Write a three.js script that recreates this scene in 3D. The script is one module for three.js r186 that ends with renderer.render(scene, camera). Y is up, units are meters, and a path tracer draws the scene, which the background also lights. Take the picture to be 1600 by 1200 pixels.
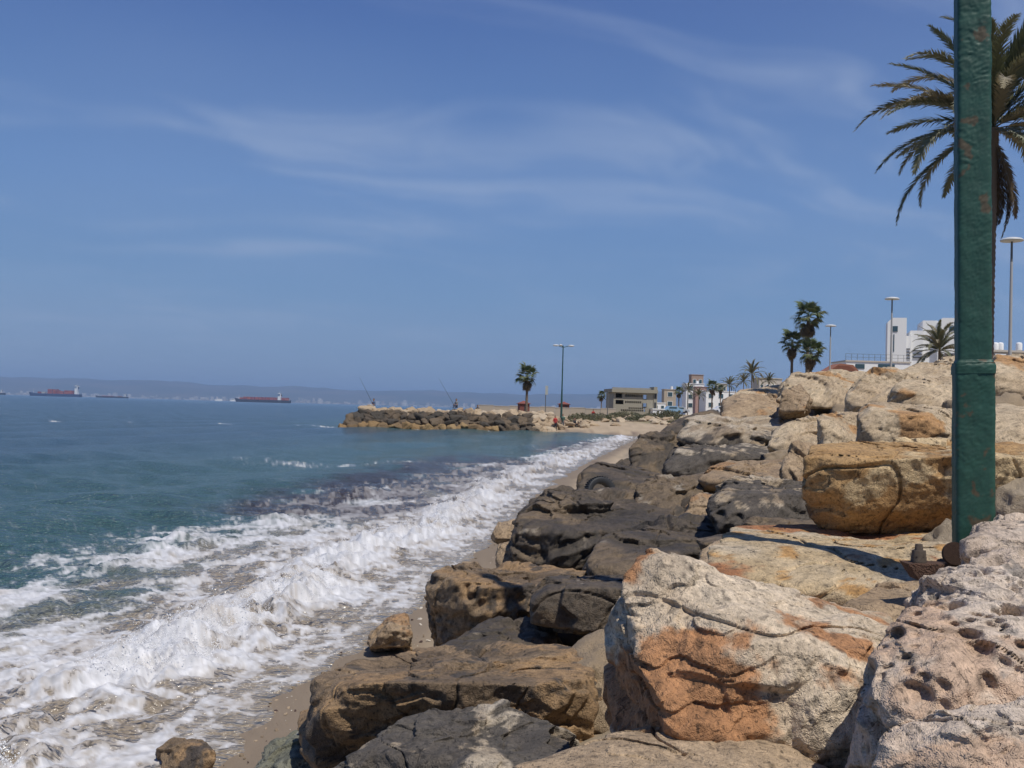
import * as THREE from 'three';
import { ConvexHull } from 'three/addons/math/ConvexHull.js';
import { MarchingCubes } from 'three/addons/objects/MarchingCubes.js';
import { mergeGeometries } from 'three/addons/utils/BufferGeometryUtils.js';

// ---------------------------------------------------------------- camera, sky, sun
const EYE = 2.6, F = 1570;
const scene = new THREE.Scene();
const camera = new THREE.PerspectiveCamera(2 * Math.atan(600 / F) * 180 / Math.PI, 4 / 3, 0.1, 60000);
camera.position.set(0, EYE, 0);
camera.rotation.order = 'YXZ';
camera.rotation.set(0.0248, 0, 0.0286);
camera.updateMatrixWorld(true);

// seeded noise
const PERM = new Uint8Array(512);
{ let s = 7; const p = [...Array(256).keys()];
  for (let i = 255; i > 0; i--) { s = (s * 1103515245 + 12345) & 0x7fffffff; const j = s % (i + 1); [p[i], p[j]] = [p[j], p[i]]; }
  for (let i = 0; i < 512; i++) PERM[i] = p[i & 255]; }
const GX = new Float32Array(256), GY = new Float32Array(256), GZ = new Float32Array(256);
{ let s = 99; const r = () => (s = (s * 16807) % 2147483647) / 2147483647;
  for (let i = 0; i < 256; i++) { const u = 2 * r() - 1, a = 6.2832 * r(), q = Math.sqrt(1 - u * u); GX[i] = q * Math.cos(a); GY[i] = q * Math.sin(a); GZ[i] = u; } }
function noise(x, y, z) {
  const xi = Math.floor(x), yi = Math.floor(y), zi = Math.floor(z), fx = x - xi, fy = y - yi, fz = z - zi;
  const X = xi & 255, Y = yi & 255, Z = zi & 255;
  const u = fx * fx * fx * (fx * (fx * 6 - 15) + 10), v = fy * fy * fy * (fy * (fy * 6 - 15) + 10), w = fz * fz * fz * (fz * (fz * 6 - 15) + 10);
  const A = PERM[X] + Y, B = PERM[X + 1] + Y, AA = PERM[A & 255] + Z, AB = PERM[(A + 1) & 255] + Z, BA = PERM[B & 255] + Z, BB = PERM[(B + 1) & 255] + Z;
  const g = (h, a, b, c) => { const k = PERM[h & 255]; return GX[k] * a + GY[k] * b + GZ[k] * c; };
  const x1 = g(AA, fx, fy, fz), x2 = g(BA, fx - 1, fy, fz), x3 = g(AB, fx, fy - 1, fz), x4 = g(BB, fx - 1, fy - 1, fz);
  const y1 = g(AA + 1, fx, fy, fz - 1), y2 = g(BA + 1, fx - 1, fy, fz - 1), y3 = g(AB + 1, fx, fy - 1, fz - 1), y4 = g(BB + 1, fx - 1, fy - 1, fz - 1);
  const a = x1 + u * (x2 - x1), b = x3 + u * (x4 - x3), c = y1 + u * (y2 - y1), d = y3 + u * (y4 - y3);
  const e = a + v * (b - a), f = c + v * (d - c);
  return 1.5 * (e + w * (f - e));
}
const fbm = (x, y, z, o = 4) => { let s = 0, a = 0.5; for (let i = 0; i < o; i++) { s += a * noise(x, y, z); x = x * 2.03 + 11.3; y = y * 2.03 + 5.7; z = z * 2.03 + 8.1; a *= 0.5; } return s; };
const h3 = (i, j, k, n) => PERM[(PERM[(PERM[(i + n) & 255] + j) & 255] + k) & 255] / 255;
function worley(x, y, z) {            // [nearest, second nearest]
  const xi = Math.floor(x), yi = Math.floor(y), zi = Math.floor(z); let a = 9, b = 9;
  for (let i = -1; i < 2; i++) for (let j = -1; j < 2; j++) for (let k = -1; k < 2; k++) {
    const X = xi + i, Y = yi + j, Z = zi + k;
    const dx = X + h3(X & 255, Y & 255, Z & 255, 0) - x, dy = Y + h3(X & 255, Y & 255, Z & 255, 71) - y, dz = Z + h3(X & 255, Y & 255, Z & 255, 151) - z;
    const d = dx * dx + dy * dy + dz * dz; if (d < a) { b = a; a = d; } else if (d < b) b = d;
  }
  return [Math.sqrt(a), Math.sqrt(b)];
}
function chips(x, y, z) {              // blocky cells: [offset of the cell, distance to its edge]
  const xi = Math.floor(x), yi = Math.floor(y), zi = Math.floor(z); let a = 9, b = 9, id = 0, id2 = 0;
  for (let i = -1; i < 2; i++) for (let j = -1; j < 2; j++) for (let k = -1; k < 2; k++) {
    const X = xi + i & 255, Y = yi + j & 255, Z = zi + k & 255;
    const dx = xi + i + h3(X, Y, Z, 0) - x, dy = yi + j + h3(X, Y, Z, 71) - y, dz = zi + k + h3(X, Y, Z, 151) - z;
    const d = dx * dx + dy * dy + dz * dz; if (d < a) { b = a; id2 = id; a = d; id = h3(X, Y, Z, 201); } else if (d < b) { b = d; id2 = h3(X, Y, Z, 201); }
  }
  const e = Math.sqrt(b) - Math.sqrt(a); return [mix((id + id2) / 2, id, sst(0, 0.075, e)) - 0.5, e];
}
function worley2(x, y) {
  const xi = Math.floor(x), yi = Math.floor(y); let a = 9, b = 9;
  for (let i = -1; i < 2; i++) for (let j = -1; j < 2; j++) {
    const X = xi + i, Y = yi + j, dx = X + h3(X & 255, Y & 255, 3, 0) - x, dy = Y + h3(X & 255, Y & 255, 3, 71) - y;
    const d = dx * dx + dy * dy; if (d < a) { b = a; a = d; } else if (d < b) b = d;
  }
  return Math.sqrt(b) - Math.sqrt(a);
}
const clamp = (x, a = 0, b = 1) => Math.min(b, Math.max(a, x));
const sst = (a, b, x) => { const t = clamp((x - a) / (b - a)); return t * t * (3 - 2 * t); };
const mix = (a, b, t) => a + (b - a) * t;
const mix3 = (a, b, t) => [mix(a[0], b[0], t), mix(a[1], b[1], t), mix(a[2], b[2], t)];
const rng = (s) => () => (s = (s * 16807) % 2147483647) / 2147483647;
const lin = (r, g, b) => [r, g, b].map((c) => { c /= 255; return c < 0.04045 ? c / 12.92 : ((c + 0.055) / 1.055) ** 2.4; });

{ // clear blue sky with thin cirrus all round
  const W = 2048, H = 1024, d = new Float32Array(W * H * 4);
  const stops = [[-90, lin(60, 88, 110)], [-4, lin(80, 105, 130)], [0, lin(136, 158, 186)], [2, lin(133, 158, 189)], [6, lin(119, 152, 192)], [12, lin(99, 137, 190)], [22, lin(70, 104, 166)], [45, lin(54, 86, 148)], [90, lin(46, 76, 138)]];
  for (let j = 0; j < H; j++) {
    const el = ((j + 0.5) / H - 0.5) * 180;
    let k = 0; while (k < stops.length - 2 && el > stops[k + 1][0]) k++;
    const base = mix3(stops[k][1], stops[k + 1][1], clamp((el - stops[k][0]) / (stops[k + 1][0] - stops[k][0])));
    const e = Math.max(el, 0.5) * Math.PI / 180;
    for (let i = 0; i < W; i++) {
      const az = (i + 0.5) / W * 2 * Math.PI + 0.3, R = 1 / Math.tan(e + 0.09);
      const x = R * Math.cos(az), y = R * Math.sin(az);
      // streaks on a high sheet, drawn out across the view
      const wv = 1.1 * fbm(x * 0.45 + 3, y * 0.45, 2, 4);
      const veil = sst(-0.28, 0.26, fbm(x * 0.36 + 3.1, y * 0.36 + 8.6, 4.1, 4));
      const st = sst(-0.1, 0.5, fbm(x * 1.1 + wv * 2, y * 3.4 + wv * 3.4 + 0.5 * x, 9.4, 7));
      const c = sst(0, 5, el) * clamp(veil * (0.25 + 0.8 * st) + 0.08 * st * st);
      const col = mix3(base, lin(164, 180, 208), c * 0.46), o = (j * W + i) * 4;
      d[o] = col[0]; d[o + 1] = col[1]; d[o + 2] = col[2]; d[o + 3] = 1;
    }
  }
  const t = new THREE.DataTexture(d, W, H, THREE.RGBAFormat, THREE.FloatType);
  t.mapping = THREE.EquirectangularReflectionMapping; t.magFilter = THREE.LinearFilter; t.needsUpdate = true;
  scene.background = t; scene.environment = t;
}
const sun = new THREE.DirectionalLight(new THREE.Color(1, 0.95, 0.87), 4);
const SUN = new THREE.Vector3(0.25, 0.88, 0.40).normalize();
sun.position.copy(SUN).multiplyScalar(150); sun.castShadow = true; sun.shadow.mapSize.set(4096, 4096);
Object.assign(sun.shadow.camera, { left: -60, right: 60, top: 60, bottom: -60, near: 1, far: 400 });
scene.add(sun, sun.target);
scene.fog = new THREE.FogExp2(new THREE.Color(0.45, 0.66, 1.0), 0.00008);
const EXPOSURE = 1.0;

// ---------------------------------------------------------------- helpers
const used = {};
const numbered = (n) => { const k = used[n] = (used[n] ?? -1) + 1; return k ? `${n}_${String(k).padStart(3, '0')}` : n; };
const at = (px, py, D) => { const v = new THREE.Vector3((px - 800) / F, (600 - py) / F, -1).applyQuaternion(camera.quaternion); return v.multiplyScalar(D / -v.z).add(camera.position); };
function tag(o, label, category, group, kind) { Object.assign(o.userData, { label, category }); if (group) o.userData.group = group; if (kind) o.userData.kind = kind; return o; }
function shade(o) { o.castShadow = o.receiveShadow = true; return o; }
function thing(name, label, category, pos, turn = 0, group) { const o = new THREE.Group(); o.name = numbered(name); scene.add(o); if (pos) o.position.copy(pos); o.rotation.y = turn; return tag(o, label, category, group); }
function part(name, geo, m, parent) { const o = shade(new THREE.Mesh(geo, m)); o.name = name; parent.add(o); return o; }
function single(name, geo, m, label, category, group) { const o = shade(new THREE.Mesh(geo, m)); o.name = numbered(name); scene.add(o); return tag(o, label, category, group); }
function structure(name, geo, m, kind = 'structure') { const o = shade(new THREE.Mesh(geo, m)); o.name = name; o.userData.kind = kind; scene.add(o); return o; }
const mat = (c, roughness = 0.9, extra = {}) => new THREE.MeshStandardMaterial({ color: new THREE.Color().setRGB(...c), roughness, ...extra });
const vmat = (roughness = 0.9, extra = {}) => new THREE.MeshStandardMaterial({ vertexColors: true, roughness, ...extra });
const box = (w, h, d, x = 0, y = 0, z = 0) => new THREE.BoxGeometry(w, h, d).translate(x, y, z);
const cyl = (r0, r1, h, x = 0, y = 0, z = 0, n = 12) => new THREE.CylinderGeometry(r0, r1, h, n).translate(x, y, z);
function bar(a, b, r0, r1 = r0, n = 6) { const A = new THREE.Vector3(...a), B = new THREE.Vector3(...b), d = B.clone().sub(A); const g = new THREE.CylinderGeometry(r1, r0, d.length(), n); g.applyQuaternion(new THREE.Quaternion().setFromUnitVectors(new THREE.Vector3(0, 1, 0), d.normalize())); return g.translate((A.x + B.x) / 2, (A.y + B.y) / 2, (A.z + B.z) / 2); }
const joined = (list) => mergeGeometries(list.map((g) => { const n = g.index ? g.toNonIndexed() : g; for (const k of Object.keys(n.attributes)) if (!['position', 'normal', 'uv'].includes(k)) n.deleteAttribute(k); return n; }));
function heightTexture(n, f, repeat) { const d = new Uint8Array(n * n * 4); for (let j = 0; j < n; j++) for (let i = 0; i < n; i++) { const v = clamp(f(i / n, j / n)) * 255, o = (j * n + i) * 4; d[o] = d[o + 1] = d[o + 2] = v; d[o + 3] = 255; } const t = new THREE.DataTexture(d, n, n); t.wrapS = t.wrapT = THREE.RepeatWrapping; t.magFilter = THREE.LinearFilter; t.minFilter = THREE.LinearMipmapLinearFilter; t.generateMipmaps = true; if (repeat) t.repeat.set(repeat, repeat); t.needsUpdate = true; return t; }
function tileN(u, v, k, z) {            // gradient noise that repeats after k cells
  const x = u * k, y = v * k, xi = Math.floor(x), yi = Math.floor(y), fx = x - xi, fy = y - yi, a = fx * fx * (3 - 2 * fx), b = fy * fy * (3 - 2 * fy);
  const g = (i, j) => { const q = PERM[(PERM[((xi + i) % k + z * 7) & 255] + (yi + j) % k) & 255]; return GX[q] * (fx - i) + GY[q] * (fy - j); };
  return 1.6 * mix(mix(g(0, 0), g(1, 0), a), mix(g(0, 1), g(1, 1), a), b);
}
const grainTex = heightTexture(1024, (u, v) => 0.55 + 0.2 * tileN(u, v, 40, 3) + 0.22 * tileN(u, v, 95, 7) + 0.25 * tileN(u, v, 230, 11) - 0.5 * sst(0.45, 0.6, tileN(u, v, 60, 31)));

// ---------------------------------------------------------------- the lie of the land
const SHORE = [[-2.8, -6], [-2.4, 3], [-2.15, 7.1], [-1.9, 10], [-1.3, 13], [-0.3, 21], [1.4, 36], [4, 52], [9, 80], [13.2, 104], [13.6, 110], [10, 117], [5, 121], [-6, 127], [-8, 200], [-5, 400], [300, 900], [2500, 3000], [9000, 6000]];
const ARC = [0]; for (let i = 1; i < SHORE.length; i++) ARC.push(ARC[i - 1] + Math.hypot(SHORE[i][0] - SHORE[i - 1][0], SHORE[i][1] - SHORE[i - 1][1]));
function shore(x, d) {                // [metres seaward (negative on land), metres along the shore]
  let best = 1e18, s = 0, a = 0;
  for (let i = 0; i + 1 < SHORE.length; i++) {
    const [x0, y0] = SHORE[i], ex = SHORE[i + 1][0] - x0, ey = SHORE[i + 1][1] - y0, L = ex * ex + ey * ey;
    const t = clamp(((x - x0) * ex + (d - y0) * ey) / L), dx = x - x0 - t * ex, dy = d - y0 - t * ey, q = dx * dx + dy * dy;
    if (q < best) { best = q; a = ARC[i] + t * Math.sqrt(L); s = Math.sqrt(q) * Math.sign(ex * dy - ey * dx); }
  }
  return [s, a];
}
const toeX = (d) => -2.5 + 0.15 * d;
function landY(x, d) {
  const s = shore(x, d)[0], near = 1 - sst(76, 100, d);
  const sand = clamp(-0.085 * s, -1.6, 0.34);
  const up = clamp(0.36 * (x - toeX(d) - 0.5), 0, 3.3);
  const far = clamp(0.05 * (-s - 2), 0, mix(1.3, 2.0, sst(140, 220, d))) + 1.2 * sst(14, 24, x - 0.05 * d) * (1 - sst(110, 170, d));
  return sand + mix(far, Math.max(up, 0), near);
}

function polarSheet(angles, dists, fn) {  // fn(x, d, pos) -> [y, r, g, b] or null
  const na = angles.length, nd = dists.length, pos = new Float32Array(na * nd * 3), col = new Float32Array(na * nd * 3), keep = new Uint8Array(na * nd), uv = new Float32Array(na * nd * 2);
  for (let j = 0; j < nd; j++) for (let i = 0; i < na; i++) {
    const d = dists[j], x = Math.tan(angles[i]) * d, k = j * na + i, r = fn(x, d);
    pos[3 * k] = x; pos[3 * k + 2] = -d; uv[2 * k] = x; uv[2 * k + 1] = d;
    if (!r) continue; keep[k] = 1; pos[3 * k + 1] = r[0]; col[3 * k] = r[1]; col[3 * k + 1] = r[2]; col[3 * k + 2] = r[3];
  }
  const idx = [];
  for (let j = 0; j + 1 < nd; j++) for (let i = 0; i + 1 < na; i++) { const a = j * na + i, b = a + 1, c = a + na, e = c + 1; if (keep[a] && keep[b] && keep[c] && keep[e]) idx.push(a, b, c, b, e, c); }
  return compact(pos, col, uv, idx);
}
function compact(pos, col, uv, idx) {
  const map = new Int32Array(pos.length / 3).fill(-1), P = [], C = [], U = [], I = new Uint32Array(idx.length); let n = 0;
  for (let q = 0; q < idx.length; q++) { const k = idx[q]; if (map[k] < 0) { map[k] = n++; P.push(pos[3 * k], pos[3 * k + 1], pos[3 * k + 2]); C.push(col[3 * k], col[3 * k + 1], col[3 * k + 2]); if (uv) U.push(uv[2 * k], uv[2 * k + 1]); } I[q] = map[k]; }
  const g = new THREE.BufferGeometry(); g.setAttribute('position', new THREE.Float32BufferAttribute(P, 3)); g.setAttribute('color', new THREE.Float32BufferAttribute(C, 3)); if (uv) g.setAttribute('uv', new THREE.Float32BufferAttribute(U, 2));
  g.setIndex(new THREE.BufferAttribute(I, 1)); g.computeVertexNormals(); return g;
}
const range = (n, f) => Array.from({ length: n }, (_, i) => f(i / (n - 1)));

{ // sand, rubble under the boulders, promenade ground: one sheet
  const A = range(420, (t) => mix(-0.5, 1.05, t));
  const Dd = [...range(150, (t) => 1 / mix(1 / 2.2, 1 / 30, t)), ...range(110, (t) => 30 * (1500 / 30) ** (0.006 + 0.994 * t)), ...range(12, (t) => 1500 * (6000 / 1500) ** (0.08 + 0.92 * t))];
  const g = polarSheet(A, Dd, (x, d) => {
    const [s] = shore(x, d); if (s > 6) return null;
    const w = x - toeX(d), rub = sst(0.1, 0.9, w + 0.6 * noise(x * 0.7, d * 0.7, 3)) * (1 - sst(76, 100, d));
    let y = landY(x, d) + 0.012 * noise(x * 3, d * 3, 1) + 0.05 * noise(x * 0.5, d * 0.4, 6) * sst(0, 3, -s);
    y += rub * (0.16 * fbm(x * 1.3, d * 1.3, 8, 4) - 0.06);
    if (d > 800) y = Math.max(y, 1.4);
    const n = fbm(x * 1.1, d * 1.1, 4, 4), f = fbm(x * 9, d * 9, 2, 3);
    let c = mix3([0.44, 0.34, 0.225], [0.36, 0.275, 0.18], sst(-0.3, 0.3, n));
    const wet = sst(-1.5 + 0.6 * n, -0.5 + 0.6 * n, s);     // sand the swash has just left
    c = mix3(c, [0.215, 0.165, 0.115], wet);
    // dry weed left in wisps along the strand
    c = mix3(c, [0.07, 0.035, 0.03], 0.8 * sst(0.12, 0.3, fbm(x * 0.8 + 3, d * 0.35, 7, 5)) * sst(26, 34, d) * sst(-7, -2.5, s) * (1 - sst(-0.8, 0, s)));
    c = mix3(c, [0.30, 0.24, 0.165], rub);
    const scrub = sst(0.0, 0.25, fbm(x * 0.16, d * 0.1, 12, 5)) * sst(-14, -22, s) * sst(100, 116, d);
    c = mix3(c, [0.16, 0.15, 0.065], scrub * 0.8);
    const k = 1 + 0.22 * f; return [y, c[0] * k, c[1] * k, c[2] * k];
  });
  structure('ground', g, vmat(0.95, { bumpMap: grainTex, bumpScale: 0.004 }));
}

// ---------------------------------------------------------------- the sea and its surf
function foamAndWater(x, d) {
  const [s0, a] = shore(x, d);
  const near = 1 - sst(20, 60, d);
  const s = s0 - 0.35 + 0.4 * noise(a * 0.45, 2, 7) + 0.16 * noise(a * 1.5, 5, 2) + 0.06 * noise(a * 5, s0 * 3, 1);
  if (s < -0.95) return null;
  const far = d > 104 && s0 > 0 ? sst(104, 112, d) : 0;              // the lee of the jetty stays calm
  const width = mix(3.6, 6.2, near) * (1 + 0.35 * noise(a * 0.2, 9, 1)) * (1 - 0.72 * far);
  const u = s / width;
  const damp = (wl) => 1 - sst(0.25, 0.6, Math.max(d * 0.012, 0.02) / wl);
  // swell and chop, running in on the shore
  let y = 0;
  const run = 0.86 * x + 0.5 * -d * 0.35 + 1.3 * noise(x * 0.06, d * 0.05, 4);
  y += 0.11 * Math.sin(run * 0.9 + 2 * noise(x * 0.1, d * 0.1, 1)) * damp(5) * sst(0.3, 1.6, u);
  y += 0.22 * fbm(x * 0.33, d * 0.6, 3, 3) * damp(1.6) * sst(0, 1, u);
  y += 0.11 * noise(x * 0.7 + 0.3 * d, d * 1.7, 6) * damp(0.8) * sst(0.5, 1.4, u);
  y += 0.030 * noise(x * 2.4, d * 5.0, 16) * damp(0.3) + 0.012 * noise(x * 6, d * 11, 26) * damp(0.14);
  // whitewater: a tumbling crest close in, a second one behind it
  const q1 = 1.25 + 0.8 * noise(a * 0.16, 3, 3), q2 = width * 0.78 + 0.5 * noise(a * 0.21, 6, 3);
  const c1 = Math.exp(-(((s - q1) / 0.62) ** 2)) * sst(-0.25, 0.35, noise(a * 0.32, 1, 8) + 0.25), c2 = Math.exp(-(((s - q2) / 0.5) ** 2)) * sst(-0.1, 0.4, noise(a * 0.24, 4, 5) + 0.1);
  const white = sst(-0.5, 0.3, s) * (1 - sst(0.75, 1.25, u)) * (1 - 0.8 * far);
  const wx = 0.25 * noise(x * 1.3, d * 1.3, 40), wy = 0.25 * noise(x * 1.3, d * 1.3, 50), bil = (f, z) => Math.min(1, 1.9 * Math.abs(noise((x + wx) * f, (d + wy) * f, z)));
  const rid = bil(1.7, 5), rid2 = bil(4.4, 9), rid3 = bil(11, 2), rid4 = noise(x * 26, d * 26, 3);
  const crest = c1 * 0.27 + c2 * 0.14;
  y += crest * (0.45 + 0.45 * rid) * (1 - 0.8 * far);
  y += white * ((0.045 + 0.16 * crest) * (rid - 0.4) + (0.022 + 0.15 * crest) * (rid2 - 0.4) + (0.010 + 0.09 * crest) * (rid3 - 0.4) + (0.004 + 0.035 * crest) * rid4) * (d < 60 ? 1 : 0.6);
  y = y * sst(-0.5, 0.7, s) + 0.02;
  const bed = landY(x, d); if (s < 0.4) y = Math.max(y * sst(-0.6, -0.2, s), bed + mix(-0.05, 0.014, sst(-0.75, -0.42, s)) + 0.02 * sst(-0.4, 0.1, s));
  if (s < -0.55) y = Math.min(y, bed - 0.01);
  // foam: dense where it tumbles, lacy between, streaks drawn out along the shore
  const lace = worley2(a * 1.1 + 0.7 * noise(x * 1.2, d * 1.2, 1), s * 2.0 + 0.7 * noise(x * 1.2, d * 1.2, 6));
  const lace2 = worley2(a * 3.1 + 0.5 * noise(x * 3, d * 3, 1), s * 4.6 + 0.5 * noise(x * 3, d * 3, 6));
  const body = fbm(a * 0.42, s * 0.95, 2, 4);
  let dens = white * (0.62 + 1.15 * body) + 1.5 * crest + 0.4 * sst(-0.5, -0.38, s) * (1 - sst(-0.3, 0.2, s));
  // drifting streak lines outside the surf
  const l1 = Math.exp(-(((d - 44 - 0.28 * (x + 8) - 1.6 * noise(x * 0.2, 0, 2)) / 1.5) ** 2)) * sst(-14, -9, x) * (1 - sst(-1, 1, x));
  const l2 = Math.exp(-(((d - 19.5 + 0.1 * (x + 8) - 1.2 * noise(x * 0.4, 0, 5)) / 0.6) ** 2)) * sst(-13, -8, x) * 0.7 * sst(-0.1, 0.3, noise(x * 0.6, d, 3));
  const l3 = Math.exp(-(((d - 70 - 0.5 * noise(x * 0.5, 0, 5)) / 1.3) ** 2)) * sst(-3, 3, x) * 0.8;
  dens += (0.75 * l1 + 0.7 * l2 + 0.7 * l3) * (0.75 + 0.9 * fbm(x * 0.8, d * 1.2, 5, 3));
  dens += 0.75 * sst(0.44, 0.56, fbm(x * 0.035 + 2, d * 0.06, 3, 4)) * sst(90, 250, d);   // a few whitecaps far out
  // the wash round the foot of the jetty
  if (d > 104 && d < 122 && x < 6) { const jd = 113.6 + 0.33 * (x + 19.5) - d; dens += 0.9 * sst(1.3, 0.1, Math.abs(jd - 0.3)) * sst(-0.05, 0.25, noise(x * 0.5, 3, 2)) + 1.0 * sst(2.8, 0.5, Math.hypot(x + 20.8, d - 113.5)); }
  const lace3 = d < 30 ? worley2(a * 9 + noise(x * 7, d * 7, 1), s * 11 + noise(x * 7, d * 7, 6)) : 0.3;
  const net = 0.45 * sst(0.02, 0.42, lace) + 0.33 * sst(0.02, 0.4, lace2) + 0.22 * sst(0.03, 0.45, lace3);
  const foam = clamp(sst(-0.14, 0.62, dens - 0.74 * net + 0.36 * fbm(x * 5, d * 6.5, 4, 5)));
  // water: churned sand close in, green over the shallows, blue-grey outside
  const off = s0 + 1.4 * fbm(x * 0.3, d * 0.25, 9, 3);
  let c = mix3([0.048, 0.104, 0.106], [0.034, 0.076, 0.112], sst(8, 30, off));
  c = mix3([0.29, 0.24, 0.18], c, sst(0.35, 0.95, u + 0.5 * fbm(x * 0.7, d * 0.7, 1, 4)));
  // torn weed afloat behind the break
  const weed = Math.exp(-(((s0 - 4.6 - 0.01 * (d - 28)) / 2.2) ** 2)) * 1.2 * sst(21, 26, d) * (1 - sst(46, 58, d)) + 0.8 * Math.exp(-(((s0 - 3) / 2) ** 2)) * sst(60, 66, d) * (1 - sst(80, 92, d));
  const wd = clamp(weed * 2.0 * sst(-0.35, 0.15, fbm(x * 0.7, d * 0.5, 15, 5)));
  c = mix3(c, [0.042, 0.027, 0.029], wd * 0.9);
  const ft = mix3([0.66, 0.66, 0.67], [0.47, 0.42, 0.36], 0.6 * sst(0.0, 0.5, fbm(x * 1.3, d * 1.3, 33, 4)) * (1 - sst(1.0, 1.6, u)));
  const bub = 0.86 + 0.34 * noise(x * 9, d * 12, 60) + 0.3 * rid4 * 0.6; for (let k = 0; k < 3; k++) ft[k] *= clamp(bub, 0.5, 1.12);
  return [y, ...mix3(c, ft, foam * (1 - 0.6 * wd)), foam, s, c1];
}
const crestSpots = [];
{
  const A = range(780, (t) => mix(-0.66, 0.42, t));
  const Dd = [...range(430, (t) => 1 / mix(1 / 4.6, 1 / 42, t)), ...range(150, (t) => 42 * (1200 / 42) ** (0.004 + 0.996 * t)), ...range(20, (t) => 1200 * (26000 / 1200) ** (0.03 + 0.97 * t))];
  const na = A.length, pos = [], col = [], fo = [], ok = [];
  for (const d of Dd) for (const t of A) {
    const x = Math.tan(t) * d, r = foamAndWater(x, d); ok.push(!!r); pos.push(x, r ? r[0] : 0, -d); col.push(...(r ? r.slice(1, 4) : [0, 0, 0])); fo.push(r ? r[4] : 0);
    if (r && r[6] > 0.55 && d < 60) crestSpots.push([x, r[0], d, r[6]]);
  }
  const wi = [], fi = [];
  for (let j = 0; j + 1 < Dd.length; j++) for (let i = 0; i + 1 < na; i++) { const a = j * na + i, b = a + 1, c = a + na, e = c + 1; if (!(ok[a] && ok[b] && ok[c] && ok[e])) continue; (fo[a] + fo[b] + fo[c] + fo[e] > 1.6 ? fi : wi).push(a, b, c, b, e, c); }
  // shared normals so that water and foam meet without a seam
  const all = new THREE.BufferGeometry(); all.setAttribute('position', new THREE.Float32BufferAttribute(pos, 3)); const ii = new Uint32Array(wi.length + fi.length); ii.set(wi); ii.set(fi, wi.length); all.setIndex(new THREE.BufferAttribute(ii, 1)); all.computeVertexNormals();
  const nor = all.attributes.normal.array;
  const seaUv = []; for (let k = 0; k < pos.length; k += 3) seaUv.push(pos[k] * 0.28, pos[k + 2] * 0.42);
  const sub = (idx) => { const g = compact(pos, col, seaUv, idx), m = new Int32Array(pos.length / 3).fill(-1); const N = new Float32Array(g.attributes.position.count * 3); let n = 0; for (const k of idx) if (m[k] < 0) { m[k] = n; N[3 * n] = nor[3 * k]; N[3 * n + 1] = nor[3 * k + 1]; N[3 * n + 2] = nor[3 * k + 2]; n++; } g.setAttribute('normal', new THREE.BufferAttribute(N, 3)); return g; };
  const chop = heightTexture(1024, (u, v) => 0.5 + 0.3 * tileN(u, v, 16, 3) + 0.2 * tileN(u, v, 38, 9) + 0.1 * tileN(u, v, 90, 5));
  structure('sea', sub(wi), new THREE.MeshPhysicalMaterial({ vertexColors: true, roughness: 0.14, ior: 1.33, bumpMap: chop, bumpScale: 0.22 }));
  tag(structure('surf_foam', sub(fi), vmat(0.75), 'stuff'), 'white surf foam tumbling onto the sand beside the boulders', 'foam', null, 'stuff');
  // flung drops over the breaking crest
  const r = rng(4711), n = 26000, im = new THREE.InstancedMesh(new THREE.IcosahedronGeometry(1, 0), mat([0.82, 0.82, 0.82], 0.35), n), m4 = new THREE.Matrix4();
  for (let i = 0; i < n; i++) { const [x, y, d, w] = crestSpots[Math.floor(r() * crestSpots.length)]; const hgt = -Math.log(1 - 0.98 * r()) * 0.075 * w, sz = (0.0016 + 0.0055 * r() ** 4) * (d > 20 ? 1.8 : 1); m4.makeScale(sz, sz * (1 + r()), sz).setPosition(x + 0.2 * (r() - 0.5), y + hgt, -d + 0.2 * (r() - 0.5)); im.setMatrixAt(i, m4); }
  im.name = 'sea_spray'; shade(im); scene.add(tag(im, 'white drops of spray flung up by the breaking wave', 'spray', null, 'stuff'));
}

// ---------------------------------------------------------------- boulders
const LATTICE = {};
function lattice(N) {                 // cube-sphere directions and triangles
  if (LATTICE[N]) return LATTICE[N];
  const ids = new Map(), dirs = [], idx = [], M = N + 1;
  const id = (i, j, k) => { const key = (i * M + j) * M + k; let v = ids.get(key); if (v === undefined) { v = dirs.length / 3; ids.set(key, v); const f = (a) => Math.tan((a / N * 2 - 1) * 0.7854); const x = f(i), y = f(j), z = f(k), l = Math.hypot(x, y, z); dirs.push(x / l, y / l, z / l); } return v; };
  for (let a = 0; a < N; a++) for (let b = 0; b < N; b++) for (const s of [0, N]) for (let ax = 0; ax < 3; ax++) {
    const v = [[a, b], [a + 1, b], [a + 1, b + 1], [a, b + 1]].map(([p, q]) => ax === 0 ? id(s, p, q) : ax === 1 ? id(q, s, p) : id(p, q, s));
    if (s) idx.push(v[0], v[1], v[2], v[0], v[2], v[3]); else idx.push(v[0], v[2], v[1], v[0], v[3], v[2]);
  }
  return LATTICE[N] = { dirs: new Float32Array(dirs), idx: new Uint32Array(idx) };
}
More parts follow.
